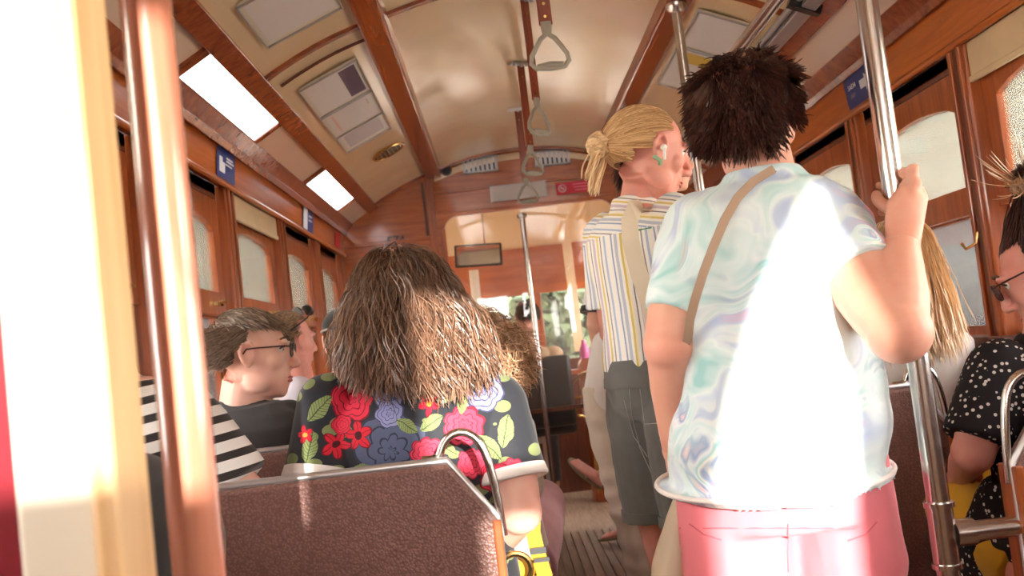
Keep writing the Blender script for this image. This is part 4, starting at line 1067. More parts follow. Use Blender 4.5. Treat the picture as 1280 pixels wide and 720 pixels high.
# pale cloth bag low behind her left leg
tb = empty('cloth_bag', P(843, 760, 1.86)); tag(tb, 'pale cloth bag hanging low beside the pink trousers', 'bag')
m = MB(); a0 = P(855, 610, 1.86); a1 = P(848, 700, 1.86); a2 = P(848, 800, 1.86)
m.loft([(a0, (.012,0,0), (0,.015,0)), (a0.lerp(a1,.4), (.030,0,0), (0,.04,0)), (a1, (.050,0,0), (0,.06,0)), (a2, (.065,0,0), (0,.07,0)), (a2-V((0,0,.08)), (.055,0,0), (0,.06,0))], seg=24)
part('bag_body', fuse(m, .006, 3, fold=folds(.007, 16, 8, 3)), M['canvas'], tb)
m = MB(); m.tube([a0, a0+V((-.02,-.04,.10)), wL+V((.02,0,-.03)), wL+V((-.01,.02,-.05)), a0], .006, 8); part('handle', m, M['canvas'], tb)

# =========================================================== blonde girl
B = person(P(820, 720, 2.42)*1 - V((0,0,P(820,720,2.42).z)), 'young blonde woman with white earbud looking down, striped blouse and grey denim shorts')
nb = P(793, 252, 2.44); pel = P(822, 492, 2.47); yB = math.radians(-62); FB_ = frame(yB); rvB = FB_@V((1,0,0))
prB = scale_prof(TORSO_F, .98, 1.0)
rg, fw = torso_rings(pel, nb, rvB, prB); hc = P(812, 192, 2.40); RH = frame(math.radians(-80), math.radians(-17), math.radians(0))
sR_, sL_ = nb-V((0,0,.065))+rvB*.150+fw*.0, nb-V((0,0,.065))-rvB*.150
eR_, wR_ = sR_+V((.06,-.02,-.24)), sR_+V((.22,.08,-.20)); eL_, wL_ = sL_+V((-.01,.03,-.26)), sL_+V((.18,.10,-.22))
m = MB(); m.loft([(c_, a*.93, b_*.93) for c_, a, b_ in rg]); m.tube([nb-V((0,0,.04)), nb.lerp(hc, .45), hc+RH@V((0,-.03,-.04))], [.050,.046,.047], 20)
head_mb(m, hc, RH, .97, True)
limb(m, sR_, eR_, wR_, (.044,.040,.034,.031,.023)); limb(m, sL_, eL_, wL_, (.044,.040,.034,.031,.023))
hand_mb(m, wR_, (wR_-eR_), V((0,0,1)), V((0,1,0)), .8, .92); hand_mb(m, wL_, (wL_-eL_), V((0,0,1)), V((0,-1,0)), .8, .92)
hipL, hipR = pel-rvB*.08+V((0,0,-.04)), pel+rvB*.08+V((0,0,-.04))
kL, kR = V((hipL.x+.03, hipL.y, .47)), V((hipR.x+.03, hipR.y, .47)); aL, aR = V((kL.x+.0, kL.y, .085)), V((kR.x, kR.y, .085))
limb(m, hipL, kL, aL, (.080,.070,.050,.050,.034)); limb(m, hipR, kR, aR, (.080,.070,.050,.050,.034)); foot_mb(m, aL, fw, .95); foot_mb(m, aR, fw, .95)
part('body', fuse(m, .0045, 4), M['skin_b'], B); face_parts(B, hc, RH, .97, 'brow_b')
m = MB(); rs = [r_ for r_, pr in zip(rg, prB) if -.02 < pr[0] < .97]; hm_ = P(818, 470, 2.47)
m.loft([(hm_, rvB*.150, fw*.112)]+inf([r_ for r_ in rs if r_[0].z > hm_.z+.02], .016), seg=36)
sleeve(m, sR_, eR_, wR_, .75, (.062,.066)); sleeve(m, sL_, eL_, wL_, .75, (.062,.064))
m.loft([(nb+V((0,0,-.03)), rvB*.07, fw*.066), (nb+V((0,0,.012)), rvB*.055, fw*.055)], seg=24)
def fB(p, n): return .007*(nz(p, 15, 15, 3, 2)+.5*nz(p, 28, 28, 5, 6))
bl = fuse(m, .005, 5, fold=fB); bo = part('blouse', bl, [M['multi'], M['multi_yoke']], B)
zy = nb.z-.085
Bz = B.location.z
for pl in bl.polygons:
    if pl.center.z+Bz > zy: pl.material_index = 1
m = MB(); zz = zy-.001
m.tube([nb.lerp(pel, (nb.z-zz)/(nb.z-pel.z))+rvB*.171*math.cos(a)+fw*.112*math.sin(a) for a in [2*PI*i/40 for i in range(41)]], .0022, 6, cap=False)
M['green_pipe'] = pm('green_piping', hexc(70,140,96), .7); part('piping', m, M['green_pipe'], B, label='thin green piping')
m = MB(); m.loft(inf([(c_, a, b_) for (c_, a, b_), pr in zip(rg, prB) if pr[0] < .25], .012), seg=32)
for h_, k_ in ((hipL, kL), (hipR, kR)): m.tube([h_+V((0,0,.06)), h_, h_.lerp(k_, .30), h_.lerp(k_, .62)], [.086,.096,.098,.100], 24)
part('shorts', fuse(m, .005, 4, fold=folds(.005, 14, 16, 4)), M['denim'], B)
for h_, k_ in ((hipL, kL), (hipR, kR)):
    q = h_.lerp(k_, .60); m = MB(); m.tube([q+V((0,0,.016)), q-V((0,0,.010))], [.103, .104], 28); part('cuff', m, M['denim'], B)
m = MB(); m.loft(inf([rg[2], rg[3]], .016), seg=32); part('waistband', m, M['denim'], B)
M['hair_blond'] = hairm('blonde_hair', hexc(170,124,76), hexc(240,208,160))
hcc = hc+RH@V((0,-.018,.022)); rad = (.082,.100,.092)
strands('hair', hcc, RH, rad, 4200, .26, .0, lambda u: V((0,-1,0)), B, M['hair_blond'],
        lambda u: (u.y < .52 and u.z > .30) or (u.y < .10 and u.z > -.30) or (u.y < -.35 and u.z > -.75), wave=.0008, wl=.09, width=.0013, seg=12, lift=.02, spread=.10, thick=.06, seed=5, basek=1.0, target=(0,-.118,-.034))
bc = hcc+RH@V((0,-.112,-.030))
m = MB(); rnd = random.Random(4)
me_pts = []; tone = []
for i in range(60):   # twisted low bun and the loose tail
    a = rnd.uniform(0, 6.28); tilt = Matrix.Rotation(rnd.uniform(0, 3.1), 3, 'Z') @ Matrix.Rotation(rnd.uniform(0, 3.1), 3, 'X'); rr_ = rnd.uniform(.020, .034)
    k0 = len(m.v); m.tube([bc+tilt@V((rr_*math.cos(a+t), rr_*math.sin(a+t), .004*math.sin(3*t))) for t in [q*.5 for q in range(11)]], .0042, 5); tone += [rnd.uniform(.3, 1)]*(len(m.v)-k0)
for i in range(60):
    o_ = V((rnd.gauss(0,.008), rnd.gauss(0,.008), 0)); ph = rnd.random()*6; L = rnd.uniform(.06, .13); k0 = len(m.v)
    m.tube([bc+o_+V((-.004*q+math.sin(ph+q*.7)*.004, math.cos(ph+q*.6)*.004, -L*q/9)) for q in range(10)], [.0022]*9+[.0006], 4); tone += [rnd.uniform(.3, 1)]*(len(m.v)-k0)
me = bpy.data.meshes.new('bun'); me.from_pydata([tuple(a) for a in m.v], [], m.f); me.update(); at = me.attributes.new('tone', 'FLOAT', 'POINT'); at.data.foreach_set('value', tone)
part('hair_bun', me, M['hair_blond'], B)
T_ = lambda p: hc+RH@(V(p)*.97)
eb = empty('earbud', T_((.085,.006,-.004))); tag(eb, 'white wireless earbud in the ear of the young blonde woman', 'earbud')
M['bud'] = pm('glossy_white_plastic', hexc(240,240,236), .2)
m = MB(); m.ell(T_((.088,.008,-.002)), .0085); m.tube([T_((.091,.008,-.002)), T_((.094,.014,-.034))], [.0042,.0036], 10); part('earpiece', m, M['bud'], eb)
m = MB(); m.tube([T_((.084,-.012,-.030)), T_((.092,-.006,-.034)), T_((.094,.004,-.040)), T_((.086,.006,-.046))], .0055, 10); M['jade'] = pm('jade_green_earring', hexc(150,186,150), .2)
part('earring', m, M['jade'], B, label='pale green hoop earring')
# tote bag
tt = empty('tote_bag', P(822, 560, 2.28)); tag(tt, 'cream canvas tote bag hanging from the shoulder of the blonde young woman', 'bag')
def band(m, pts, wd, th=.0025, nrm=V((0,-1,0))):
    vs = []; fs = []; n_ = len(pts)
    for i, p in enumerate(pts):
        t = (V(pts[min(i+1, n_-1)])-V(pts[max(i-1, 0)])).normalized(); s = t.cross(nrm).normalized()*wd/2; q = nrm*th
        vs += [V(p)+s+q, V(p)-s+q, V(p)-s-q, V(p)+s-q]
    for i in range(n_-1):
        for k in range(4): fs.append((i*4+k, i*4+(k+1)%4, (i+1)*4+(k+1)%4, (i+1)*4+k))
    fs += [(0,1,2,3), tuple((n_-1)*4+k for k in (3,2,1,0))]; m.add(vs, fs)
m = MB(); band(m, [P(806,258,2.42), P(794,258,2.29), P(787,276,2.24), P(788,300,2.235), P(798,340,2.24), P(812,380,2.25), P(822,430,2.26)], .040); part('shoulder_strap', m, M['canvas'], tt, smooth=False)
m = MB(); t0, t1 = P(834, 395, 2.28), P(838, 545, 2.28)
m.loft([(t0+V((.05,0,.06)), (.06,0,0), (0,.012,0)), (t0+V((.045,0,0)), (.085,0,0), (0,.03,0)), (t0.lerp(t1,.5)+V((.05,0,0)), (.085,0,0), (0,.04,0)), (t1+V((.05,0,0)), (.075,0,0), (0,.035,0))], seg=30, pw=3)
part('bag_body', fuse(m, .006, 3, fold=folds(.006, 12, 7, 2)), M['canvas'], tt)

# stitched seams lying on the cloth
from mathutils.bvhtree import BVHTree
def seam(obj, root, lines, mat, r=.0011, name='seam'):
    w = V(root.location); bv = BVHTree.FromPolygons([v.co+w for v in obj.data.vertices], [tuple(p.vertices) for p in obj.data.polygons])
    for ln in lines:
        pts = []
        for i in range(len(ln)-1):
            for q in range(8):
                px = ln[i][0]+(ln[i+1][0]-ln[i][0])*q/8; py = ln[i][1]+(ln[i+1][1]-ln[i][1])*q/8
                d = (P(px, py, 1)-CAMP).normalized(); h = bv.ray_cast(CAMP, d)
                if h[0] is not None: pts.append(h[0]+h[1]*r*.3)
        if len(pts) > 3:
            m = MB(); m.tube(pts, r, 6); part(name, m, M[mat], root)
M['thread'] = pm('pale_thread', hexc(176,176,170), .8); M['pink_seam'] = pm('darker_pink_seam_thread', hexc(206,98,110), .8)  # trouser seam thread is a darker pink than the cloth
kid = lambda root, nm: [o for o in bpy.data.objects if o.parent == root and o.name.startswith(nm)][0]
seam(kid(B, 'shorts'), B, [[(786,478),(790,520),(800,560),(818,600)], [(800,486),(806,530),(836,528)], [(780,500),(792,545),(812,575)]], 'thread')
seam(kid(A, 'trousers'), A, [[(862,655),(880,668),(905,676)], [(985,655),(984,690),(985,718)], [(1060,676),(1082,668),(1098,650)], [(850,660),(1100,660)]], 'pink_seam', .0013)

# =========================================================== simple standing person mostly hidden
Cc = person(V((P(785, 700, 2.95).x, 2.95, 0)), 'standing person in white tee with black sleeve edge and cream trousers, hidden behind the blonde')
yC = 2.95; nb = P(800, 262, yC); pel = P(794, 498, yC); rv = V((1,.1,0)).normalized()
prC = scale_prof(TORSO, .90, .95); rg, fw = torso_rings(pel, nb, rv, prC); hc = P(828, 200, yC); RH = frame(math.radians(-70))
sL_, sR_ = P(760, 305, yC), P(850, 300, yC); eL_, wL_ = P(748, 405, yC-.03), P(758, 470, yC+.12); eR_, wR_ = P(868, 400, yC), P(875, 480, yC+.05)
m = MB(); m.loft([(c_, a*.92, b_*.92) for c_, a, b_ in rg]); m.tube([nb-V((0,0,.04)), hc-V((0,0,.05))], [.055,.052], 18); head_mb(m, hc, RH, .9, True)
limb(m, sL_, eL_, wL_, (.042,.042,.036,.033,.024)); limb(m, sR_, eR_, wR_, (.042,.042,.036,.033,.024)); hand_mb(m, wL_, wL_-eL_, V((1,0,0)), V((0,1,0)), .6, .9); hand_mb(m, wR_, wR_-eR_, V((-1,0,0)), V((0,1,0)), .6, .9)
hipL, hipR = pel-rv*.075, pel+rv*.075; kL, kR = V((hipL.x+.045, yC, .48)), V((hipR.x+.02, yC, .48)); aL, aR = V((kL.x+.02, yC, .085)), V((kR.x, yC+.05, .085))
foot_mb(m, aL, V((0,1,0))); foot_mb(m, aR, V((0,1,0))); limb(m, hipL, kL, aL, (.07,.07,.05,.05,.035)); limb(m, hipR, kR, aR, (.07,.07,.05,.05,.035))
part('body', fuse(m, .006, 4), M['skin_a'], Cc); face_parts(Cc, hc, RH, .9)
m = MB(); m.loft(inf([r_ for r_, pr in zip(rg, prC) if -.05 < pr[0] < .97], .014)); sleeve(m, sL_+V((.01,0,0)), eL_, wL_, .86, (.056,.058)); sleeve(m, sR_, eR_, wR_, .8, (.056,.056))
part('tee', fuse(m, .006, 4, fold=folds(.006, 10, 5, 3)), M['white_cloth'], Cc)
q = V(sL_).lerp(V(eL_), .86); d_ = (V(eL_)-V(sL_)).normalized(); m = MB(); m.tube([q-d_*.012, q+d_*.006], .0600, 24); part('sleeve_edge', m, M['black_cloth'], Cc, label='black sleeve edge')
m = MB(); m.loft(inf([(c_, a, b_) for (c_, a, b_), pr in zip(rg, prC) if pr[0] < .3], .006))
for h_, k_, a_ in ((hipL, kL, aL), (hipR, kR, aR)): m.tube([h_+V((0,0,.05)), h_-V((0,0,.04)), h_.lerp(k_, .6), k_, k_.lerp(a_, .5), a_+V((0,0,.0))], [.084,.086,.080,.070,.066,.064], 22)
def fC(p, n): return .006*nz(p, 6, 6, 20, 1)+.004*math.sin(p.z*90+nz(p,5,5,5,3)*6)*max(0, min(1, (.9-p.z)/.2))
part('trousers', fuse(m, .006, 4, fold=fC), M['cream_cloth'], Cc)
strands('hair', hc+RH@V((0,-.014,.022)), RH, (.078,.094,.086), 900, .10, .6, lambda u: V((u.x*.3,-.5,-.3)), Cc, M['hair_dark'], lambda u: (u.y < .2 and u.z > -.5) or u.z > .5, width=.0018, seg=6, spread=.2, seed=8)

# =========================================================== seated people
def seated(loc_xy, lab, Y, nb, hc, RH, sL_, sR_, eL_, wL_, eR_, wR_, skinm, top, k=1.0, vox=.006, female=False, sl=(.75,.75), slr=(.058,.056), pants='darkgrey_cloth', legs=True, prof=None, fold=None, yaw=0.0, lap=None, rarm=(.046,.044,.037,.034,.025), topmat=None, topname='tee', face=True, brow='brow', hands=True, neckr=.052, hip=None, inflate=.013):
    t = person(V((nb.x, Y, 0)), lab)
    rv = frame(yaw)@V((1,0,0)); pel = hip or V((nb.x+.0, nb.y+.04, .56)); pr_ = prof or scale_prof(TORSO_F if female else TORSO, .95, .95)
    rg, fw = torso_rings(pel, nb, rv, pr_)
    m = MB(); m.loft([(c_, a*.92, b_*.92) for c_, a, b_ in rg]); m.tube([nb-V((0,0,.05)), nb.lerp(hc, .5), hc+RH@V((0,-.025,-.045))], [neckr*1.08, neckr, neckr], 20)
    head_mb(m, hc, RH, k, female); limb(m, sL_, eL_, wL_, rarm); limb(m, sR_, eR_, wR_, rarm)
    if hands:
        hand_mb(m, wL_, V(wL_)-V(eL_), V((0,0,-1)), V((1,.0,0)), .3, .95*k); hand_mb(m, wR_, V(wR_)-V(eR_), V((0,0,-1)), V((-1,0,0)), .3, .95*k)
    fwd = frame(yaw)@V((0,1,0)); LG = []
    if legs:
        for s in (-1, 1):
            h_ = pel+rv*.085*s+V((0,0,-.02)); kn = h_+fwd*.42+V((0,0,-.01)); an = V((kn.x, kn.y+.02, .09)); 
            if lap and s in lap: kn, an = lap[s]
            LG.append((h_, kn, an)); limb(m, h_, kn, an, (.075,.072,.052,.050,.036)); foot_mb(m, an, fwd)
    part('body', fuse(m, vox, 4), M[skinm], t)
    if face: face_parts(t, hc, RH, k, brow)
    m = MB(); m.loft(inf([r_ for r_, p_ in zip(rg, pr_) if -.15 < p_[0] < .965], inflate), seg=34); sleeve(m, sL_, eL_, wL_, sl[0], slr); sleeve(m, sR_, eR_, wR_, sl[1], slr)
    m.loft([(nb+V((0,0,-.03)), rv*.080, fw*.068), (nb+V((0,0,-.004)), rv*.062, fw*.060)], seg=24)
    tp = part(topname, fuse(m, vox, 5, fold=fold or folds(.006, 9, 9, 3)), topmat or M[top], t)
    if legs:
        m = MB(); m.loft(inf([r_ for r_, p_ in zip(rg, pr_) if p_[0] < .2], .006))
        for h_, kn, an in LG: m.tube([h_-(kn-h_).normalized()*.02, h_.lerp(kn, .5), kn, kn.lerp(an, .15), kn.lerp(an, .6), an+V((0,0,.03))], [.088,.084,.070,.068,.060,.056], 20); m.ell(kn, .070)
        part('trousers', fuse(m, max(vox, .007), 4, fold=folds(.006, 9, 9, 5)), M[pants], t)
    return t, rg, fw, rv, pel

# ---- floral shirt woman
Y = 1.88; nb = P(517, 458, Y); hc = P(508, 392, Y+.01)
sL_, sR_ = P(412, 508, Y), P(618, 508, Y); eL_, wL_ = P(395, 628, Y-.05), P(430, 690, Y+.18); eR_, wR_ = P(650, 640, Y-.05), P(600, 700, Y+.18)
items_px = [(437,500,30,'rose',.4), (490,562,50,'blue',0), (484,488,25,'lav',.5), (487,516,19,'lav',1.5), (603,490,28,'lav',.8), (447,545,20,'hib',.9), (418,557,19,'hib',.2), (536,505,15,'hibo',.4), (535,566,22,'pink',.4),
            (580,532,26,'pink',1.0), (516,486,17,'leaf',-.3), (540,528,17,'leaf',.5), (510,532,16,'leaf',-.6), (560,494,17,'leaf',.4), (578,506,13,'leaf',1.3), (632,540,22,'leaf',1.3), (395,512,22,'leaf',.7), (385,560,20,'leaf',1.3), (402,590,18,'leaf',-.4), (612,560,20,'leaf',-.9), (590,580,20,'pink',2.0),
            (424,532,13,'rose',.2), (378,545,12,'hibo',.8), (640,590,18,'pink',.3), (560,560,14,'leaf',-.7), (468,470,16,'leaf',.2), (620,600,22,'rose',1.0), (450,590,18,'leaf',.2)]
items = []
for px, py, r, kd, ro_ in items_px:
    p = P(px, py, Y-.10); items.append((p.x-nb.x, p.z, r*(Y-.10)/F, kd, ro_))
M['floral'] = floral('floral_cloth', 0, 0, items)
prD = scale_prof(TORSO_F, 1.06, 1.10)
D, rg, fw, rv, pel = seated(None, 'seated woman in dark floral shirt with shoulder-length wavy brown hair, seen from behind', Y, nb, hc, frame(math.radians(-8)), sL_, sR_, eL_, wL_, eR_, wR_, 'skin_c', None, vox=.0055, female=True,
    sl=(.70,.64), slr=(.066,.068), prof=prD, topmat=M['floral'], topname='shirt', rarm=(.052,.052,.042,.038,.027), fold=folds(.005, 8, 9, 2), inflate=.016)
for a_, b_, t_, nm in ((sR_, eR_, .64, 'cuff'), (sL_, eL_, .70, 'cuff')):
    q = V(a_).lerp(V(b_), t_); d_ = (V(b_)-V(a_)).normalized(); m = MB(); m.tube([q-d_*.006, q+d_*.012], [.0685,.0715], 28); m.tube([q+d_*.012, q+d_*.016], [.0715,.069], 28)
    part(nm, m, M['white_cloth'], D, label='turned-up white cuff')
M['hair_wavy'] = hairm('greying_brown_hair', hexc(62,42,32), hexc(162,122,96))
RD = frame(math.radians(-8))
strands('hair', hc+RD@V((0,-.012,.022)), RD, (.082,.100,.091), 9000, lambda u: .155+.06*max(0,u.z)+.03*u.x, .82, lambda u: V((u.x*.50, -.10, -.45)), D, M['hair_wavy'],
        lambda u: (u.y < .40 and u.z > -.35) or u.z > .5, wave=.011, wl=.075, width=.0009, seg=22, lift=.18, spread=.26, thick=.26, seed=21, tones=(0, .75))
# ---- man with glasses
Y = 2.46; nb = P(302, 494, Y+.02); hc = P(315, 444, Y); RH = frame(math.radians(-84), math.radians(-3))
sL_, sR_ = P(244, 530, Y+.03), P(362, 530, Y+.03); eL_, wL_ = P(240, 650, Y), P(262, 690, Y+.22); eR_, wR_ = P(372, 650, Y), P(340, 690, Y+.2)
E, rg, fw, rv, pel = seated(None, 'greying man in profile wearing thin dark glasses and charcoal t-shirt', Y, nb, hc, RH, sL_, sR_, eL_, wL_, eR_, wR_, 'skin_c', 'darkgrey_cloth', vox=.005, neckr=.060, k=1.0, slr=(.062,.062), yaw=math.radians(-14), brow='brow')
glasses(E, hc, RH)
M['hair_grey'] = hairm('greying_hair', hexc(82,62,50), hexc(150,128,110))
strands('hair', hc+RH@V((0,-.016,.026)), RH, (.081,.098,.088), 4200, lambda u: .028+.025*max(0, u.z), .10, lambda u: V((u.x*.2, -.55 if u.z < .6 else .35, -.25)), E, M['hair_grey'],
        lambda u: (u.y < .16+.25*max(0,u.z) and u.z > -.55 and not (u.y > -.16 and u.z < -.08)) or u.z > .62, width=.0013, seg=6, lift=.35, spread=.4, thick=.10, seed=31, basek=.985)
# ---- man in cap
Y = 3.20; nb = P(436, 466, Y); hc = P(438, 432, Y-.02)+V((0,0,.012)); RH = frame(math.radians(4), math.radians(-4))
sL_, sR_ = P(375, 494, Y), P(498, 490, Y); eL_, wL_ = P(365, 590, Y), P(400, 620, Y+.2); eR_, wR_ = P(505, 590, Y), P(470, 620, Y+.2)
I_, *_r = seated(None, 'man in black cap and pale lavender grey shirt, seen from behind', Y, nb, hc, RH, sL_, sR_, eL_, wL_, eR_, wR_, 'skin_c', 'lavender_cloth', vox=.006, neckr=.058, slr=(.062,.062))
m = MB(); cc_ = hc+RH@V((0,-.014,.050)); m.ell(cc_, (.086,.106,.068), RH, 28, 18); m.v = [v if (v-cc_).dot(RH@V((0,0,1))) > -.012 else v+RH@V((0,0,1))*(-.012-(v-cc_).dot(RH@V((0,0,1)))) for v in m.v]
cp = empty('cap', cc_); tag(cp, 'black cap worn backwards by the man in pale lavender shirt', 'cap'); part('crown', m, M['cap_black'], cp)
m = MB(); m.loft([(cc_+RH@V((0,-.10,-.008)), RH@V((.06,0,0)), RH@V((0,.03,0))), (cc_+RH@V((0,-.105,-.014)), RH@V((.055,0,0)), RH@V((0,.035,0)))], seg=24); part('visor', m, M['cap_black'], cp)
m = MB(); m.tube([cc_+RH@V((.088*math.cos(a), .108*math.sin(a), -.010)) for a in [2*PI*i/32 for i in range(33)]], .0035, 6); M['band'] = pm('pale_band', hexc(150,140,134), .7); part('band', m, M['band'], cp)
M['hair_brown'] = hairm('short_brown_hair', hexc(104,78,62), hexc(170,140,112))
strands('hair', hc+RH@V((0,-.014,.020)), RH, (.079,.097,.086), 900, .014, .0, lambda u: V((u.x*.2,-.3,-.5)), I_, M['hair_brown'], lambda u: u.y < .1 and -.62 < u.z < .35 and not (u.y > -.2 and u.z < -.1), width=.0016, seg=3, spread=.3, seed=32)
# ---- man beyond, sunglasses on head
Y = 3.46; nb = P(374, 474, Y); hc = P(363, 428, Y); RH = frame(math.radians(-46), math.radians(-4))
sL_, sR_ = P(346, 502, Y), P(424, 496, Y); eL_, wL_ = P(348, 580, Y), P(355, 600, Y+.2); eR_, wR_ = P(424, 580, Y), P(400, 600, Y+.2)
H_, *_r = seated(None, 'short-haired man with sunglasses pushed up on his head, behind the greying man', Y, nb, hc, RH, sL_, sR_, eL_, wL_, eR_, wR_, 'skin_b', 'white_cloth', vox=.007, neckr=.054, slr=(.056,.056), k=.92, prof=scale_prof(TORSO, .82, .9))
strands('hair', hc+RH@V((0,-.014,.024)), RH, (.080,.097,.088), 1800, .020, .0, lambda u: V((u.x*.2,-.4,-.2)), H_, M['hair_brown'], lambda u: (u.y < .14 and u.z > -.5 and not (u.y > -.16 and u.z < -.08)) or u.z > .62, width=.0018, seg=3, spread=.4, seed=33)
sg = empty('sunglasses', hc+V((0,0,.11))); tag(sg, 'black sunglasses resting on top of the short-haired man head', 'glasses')
for s in (-1, 1):
    m = MB(); q = hc+RH@V((s*.034,.055,.112)); m.loft([(q, RH@V((.028,0,0)), RH@V((0,-.012,.018))), (q+RH@V((0,.004,.003)), RH@V((.028,0,0)), RH@V((0,-.012,.018)))], seg=20, pw=2.6); part('lens', m, M['black'], sg)
m = MB()
for s in (-1, 1): m.tube([hc+RH@V((s*.060,.056,.112)), hc+RH@V((s*.086,.02,.08)), hc+RH@V((s*.086,-.05,.035))], .003, 6)
m.tube([hc+RH@V((-.062,.056,.114)), hc+RH@V((0,.058,.122)), hc+RH@V((.062,.056,.114))], .003, 6); part('frame', m, M['black'], sg)
# ---- striped tee person
Y = 1.79; nb = P(152, 474, Y); hc = P(84, 448, Y-.02); RH = frame(math.radians(-70), math.radians(-6))
sL_, sR_ = P(116, 526, Y), P(222, 522, Y); eL_, wL_ = P(114, 640, Y), P(124, 690, Y+.2); eR_, wR_ = P(306, 616, Y-.02), P(296, 690, Y+.2)
G1, *_r = seated(None, 'person in black and white striped tee half hidden by wooden pole', Y, nb, hc, RH, sL_, sR_, eL_, wL_, eR_, wR_, 'skin_c', 'bw', vox=.006, sl=(.7,.90), slr=(.072,.064), prof=scale_prof(TORSO, 1.0, 1.05), fold=folds(.004, 8, 8, 3))
glasses(G1, hc, RH)
strands('hair', hc+RH@V((0,-.014,.024)), RH, (.080,.098,.088), 1200, .04, .05, lambda u: V((u.x*.2,-.5,-.3)), G1, M['hair_dark'], lambda u: (u.y < .16 and u.z > -.5 and not (u.y > -.16 and u.z < -.08)) or u.z > .62, width=.0018, seg=5, spread=.3, seed=34)
# ---- dark jacket, nearest left
Y = 1.20; nb = P(86, 560, Y); hc = P(20, 478, Y); RH = frame(math.radians(-20), math.radians(-10))
sL_, sR_ = P(0, 650, Y), P(164, 632, Y); eL_, wL_ = P(-20, 850, Y), P(40, 900, Y+.2); eR_, wR_ = P(196, 852, Y+.02), P(176, 730, Y+.16)
G2, *_r = seated(None, 'person in dark grey jacket seated nearest, lower left beside the wooden pole', Y, nb, hc, RH, sL_, sR_, eL_, wL_, eR_, wR_, 'skin_c', 'darkgrey_cloth', vox=.006, sl=(1.7,1.7), slr=(.066,.052), topname='jacket', fold=folds(.005, 8, 8, 7))
strands('hair', hc+RH@V((0,-.014,.024)), RH, (.080,.098,.088), 900, .04, .05, lambda u: V((u.x*.2,-.5,-.3)), G2, M['hair_dark'], lambda u: (u.y < .16 and u.z > -.5) or u.z > .62, width=.0018, seg=5, spread=.3, seed=35)
# ---- curly haired woman, beige jacket
Y = 2.58; nb = P(592, 502, Y); hc = P(590, 448, Y); RH = frame(math.radians(-15))
sL_, sR_ = P(526, 536, Y), P(636, 532, Y); eL_, wL_ = P(515, 640, Y), P(550, 660, Y+.2); eR_, wR_ = P(655, 606, Y-.02), P(650, 640, Y+.20)
hip = V((P(610, 640, Y).x, Y+.06, .56))
J_, *_r = seated(None, 'curly-haired passenger in beige jacket and mauve trousers beside the aisle', Y, nb, hc, RH, sL_, sR_, eL_, wL_, eR_, wR_, 'skin_c', 'beige_cloth', vox=.007, female=True, sl=(1.8,1.8), slr=(.060,.046), topname='jacket', pants='mauve_cloth', hip=hip,
    lap={1: (P(678, 628, Y+.38), P(672, 740, Y+.34))})
M['hair_curl'] = hairm('light_curly_hair', hexc(132,92,66), hexc(222,182,144))
strands('hair', hc+RH@V((0,-.012,.022)), RH, (.088,.102,.094), 2200, .11, .5, lambda u: V((u.x*.9, u.y*.3, -.2)), J_, M['hair_curl'], lambda u: (u.y < .35 and u.z > -.6) or u.z > .5, wave=.010, wl=.026, width=.0014, seg=14, spread=.6, thick=.35, seed=41)
# ---- dark shoulder beyond
Y = 3.30; nb = P(598, 462, Y); hc = P(586, 420, Y); RH = frame(math.radians(10))
sL_, sR_ = P(545, 490, Y), P(638, 488, Y); eL_, wL_ = P(538, 580, Y), P(560, 600, Y+.2); eR_, wR_ = P(648, 575, Y), P(630, 600, Y+.2)
K_, *_r = seated(None, 'passenger in black top, only one shoulder showing beyond the curly hair', Y, nb, hc, RH, sL_, sR_, eL_, wL_, eR_, wR_, 'skin_a', 'black_cloth', vox=.007, female=True, slr=(.058,.054))
strands('hair', hc+RH@V((0,-.014,.022)), RH, (.082,.098,.090), 700, .10, .6, lambda u: V((u.x*.4,-.3,-.3)), K_, M['hair_dark'], lambda u: (u.y < .25 and u.z > -.6) or u.z > .5, width=.002, seg=6, spread=.3, seed=42)
# ---- driver
Y = 6.52; nb = P(657, 430, Y); hc = P(658, 397, Y); RH = frame(math.radians(22), math.radians(-4))
sL_, sR_ = P(622, 447, Y), P(692, 444, Y); eL_, wL_ = P(615, 492, Y+.05), P(640, 500, Y+.28); eR_, wR_ = P(702, 490, Y+.05), P(700, 500, Y+.28)
L_, *_r = seated(None, 'driver with short dark hair and tan shirt seen from behind through the partition', Y, nb, hc, RH, sL_, sR_, eL_, wL_, eR_, wR_, 'skin_a', 'tan_cloth', vox=.008, slr=(.066,.062), topname='shirt', neckr=.06, hip=V((nb.x, Y+.02, .72)),
   lap={s: (V((nb.x+s*.1, Y+.42, .66)), V((nb.x+s*.1, Y+.44, .12))) for s in (-1, 1)}, hands=True)
strands('hair', hc+RH@V((0,-.014,.024)), RH, (.081,.098,.090), 1000, .025, .0, lambda u: V((u.x*.2,-.4,-.2)), L_, M['hair_dark'], lambda u: (u.y < .16 and u.z > -.55 and not (u.y > -.16 and u.z < -.08)) or u.z > .6, width=.0022, seg=3, spread=.3, seed=43)
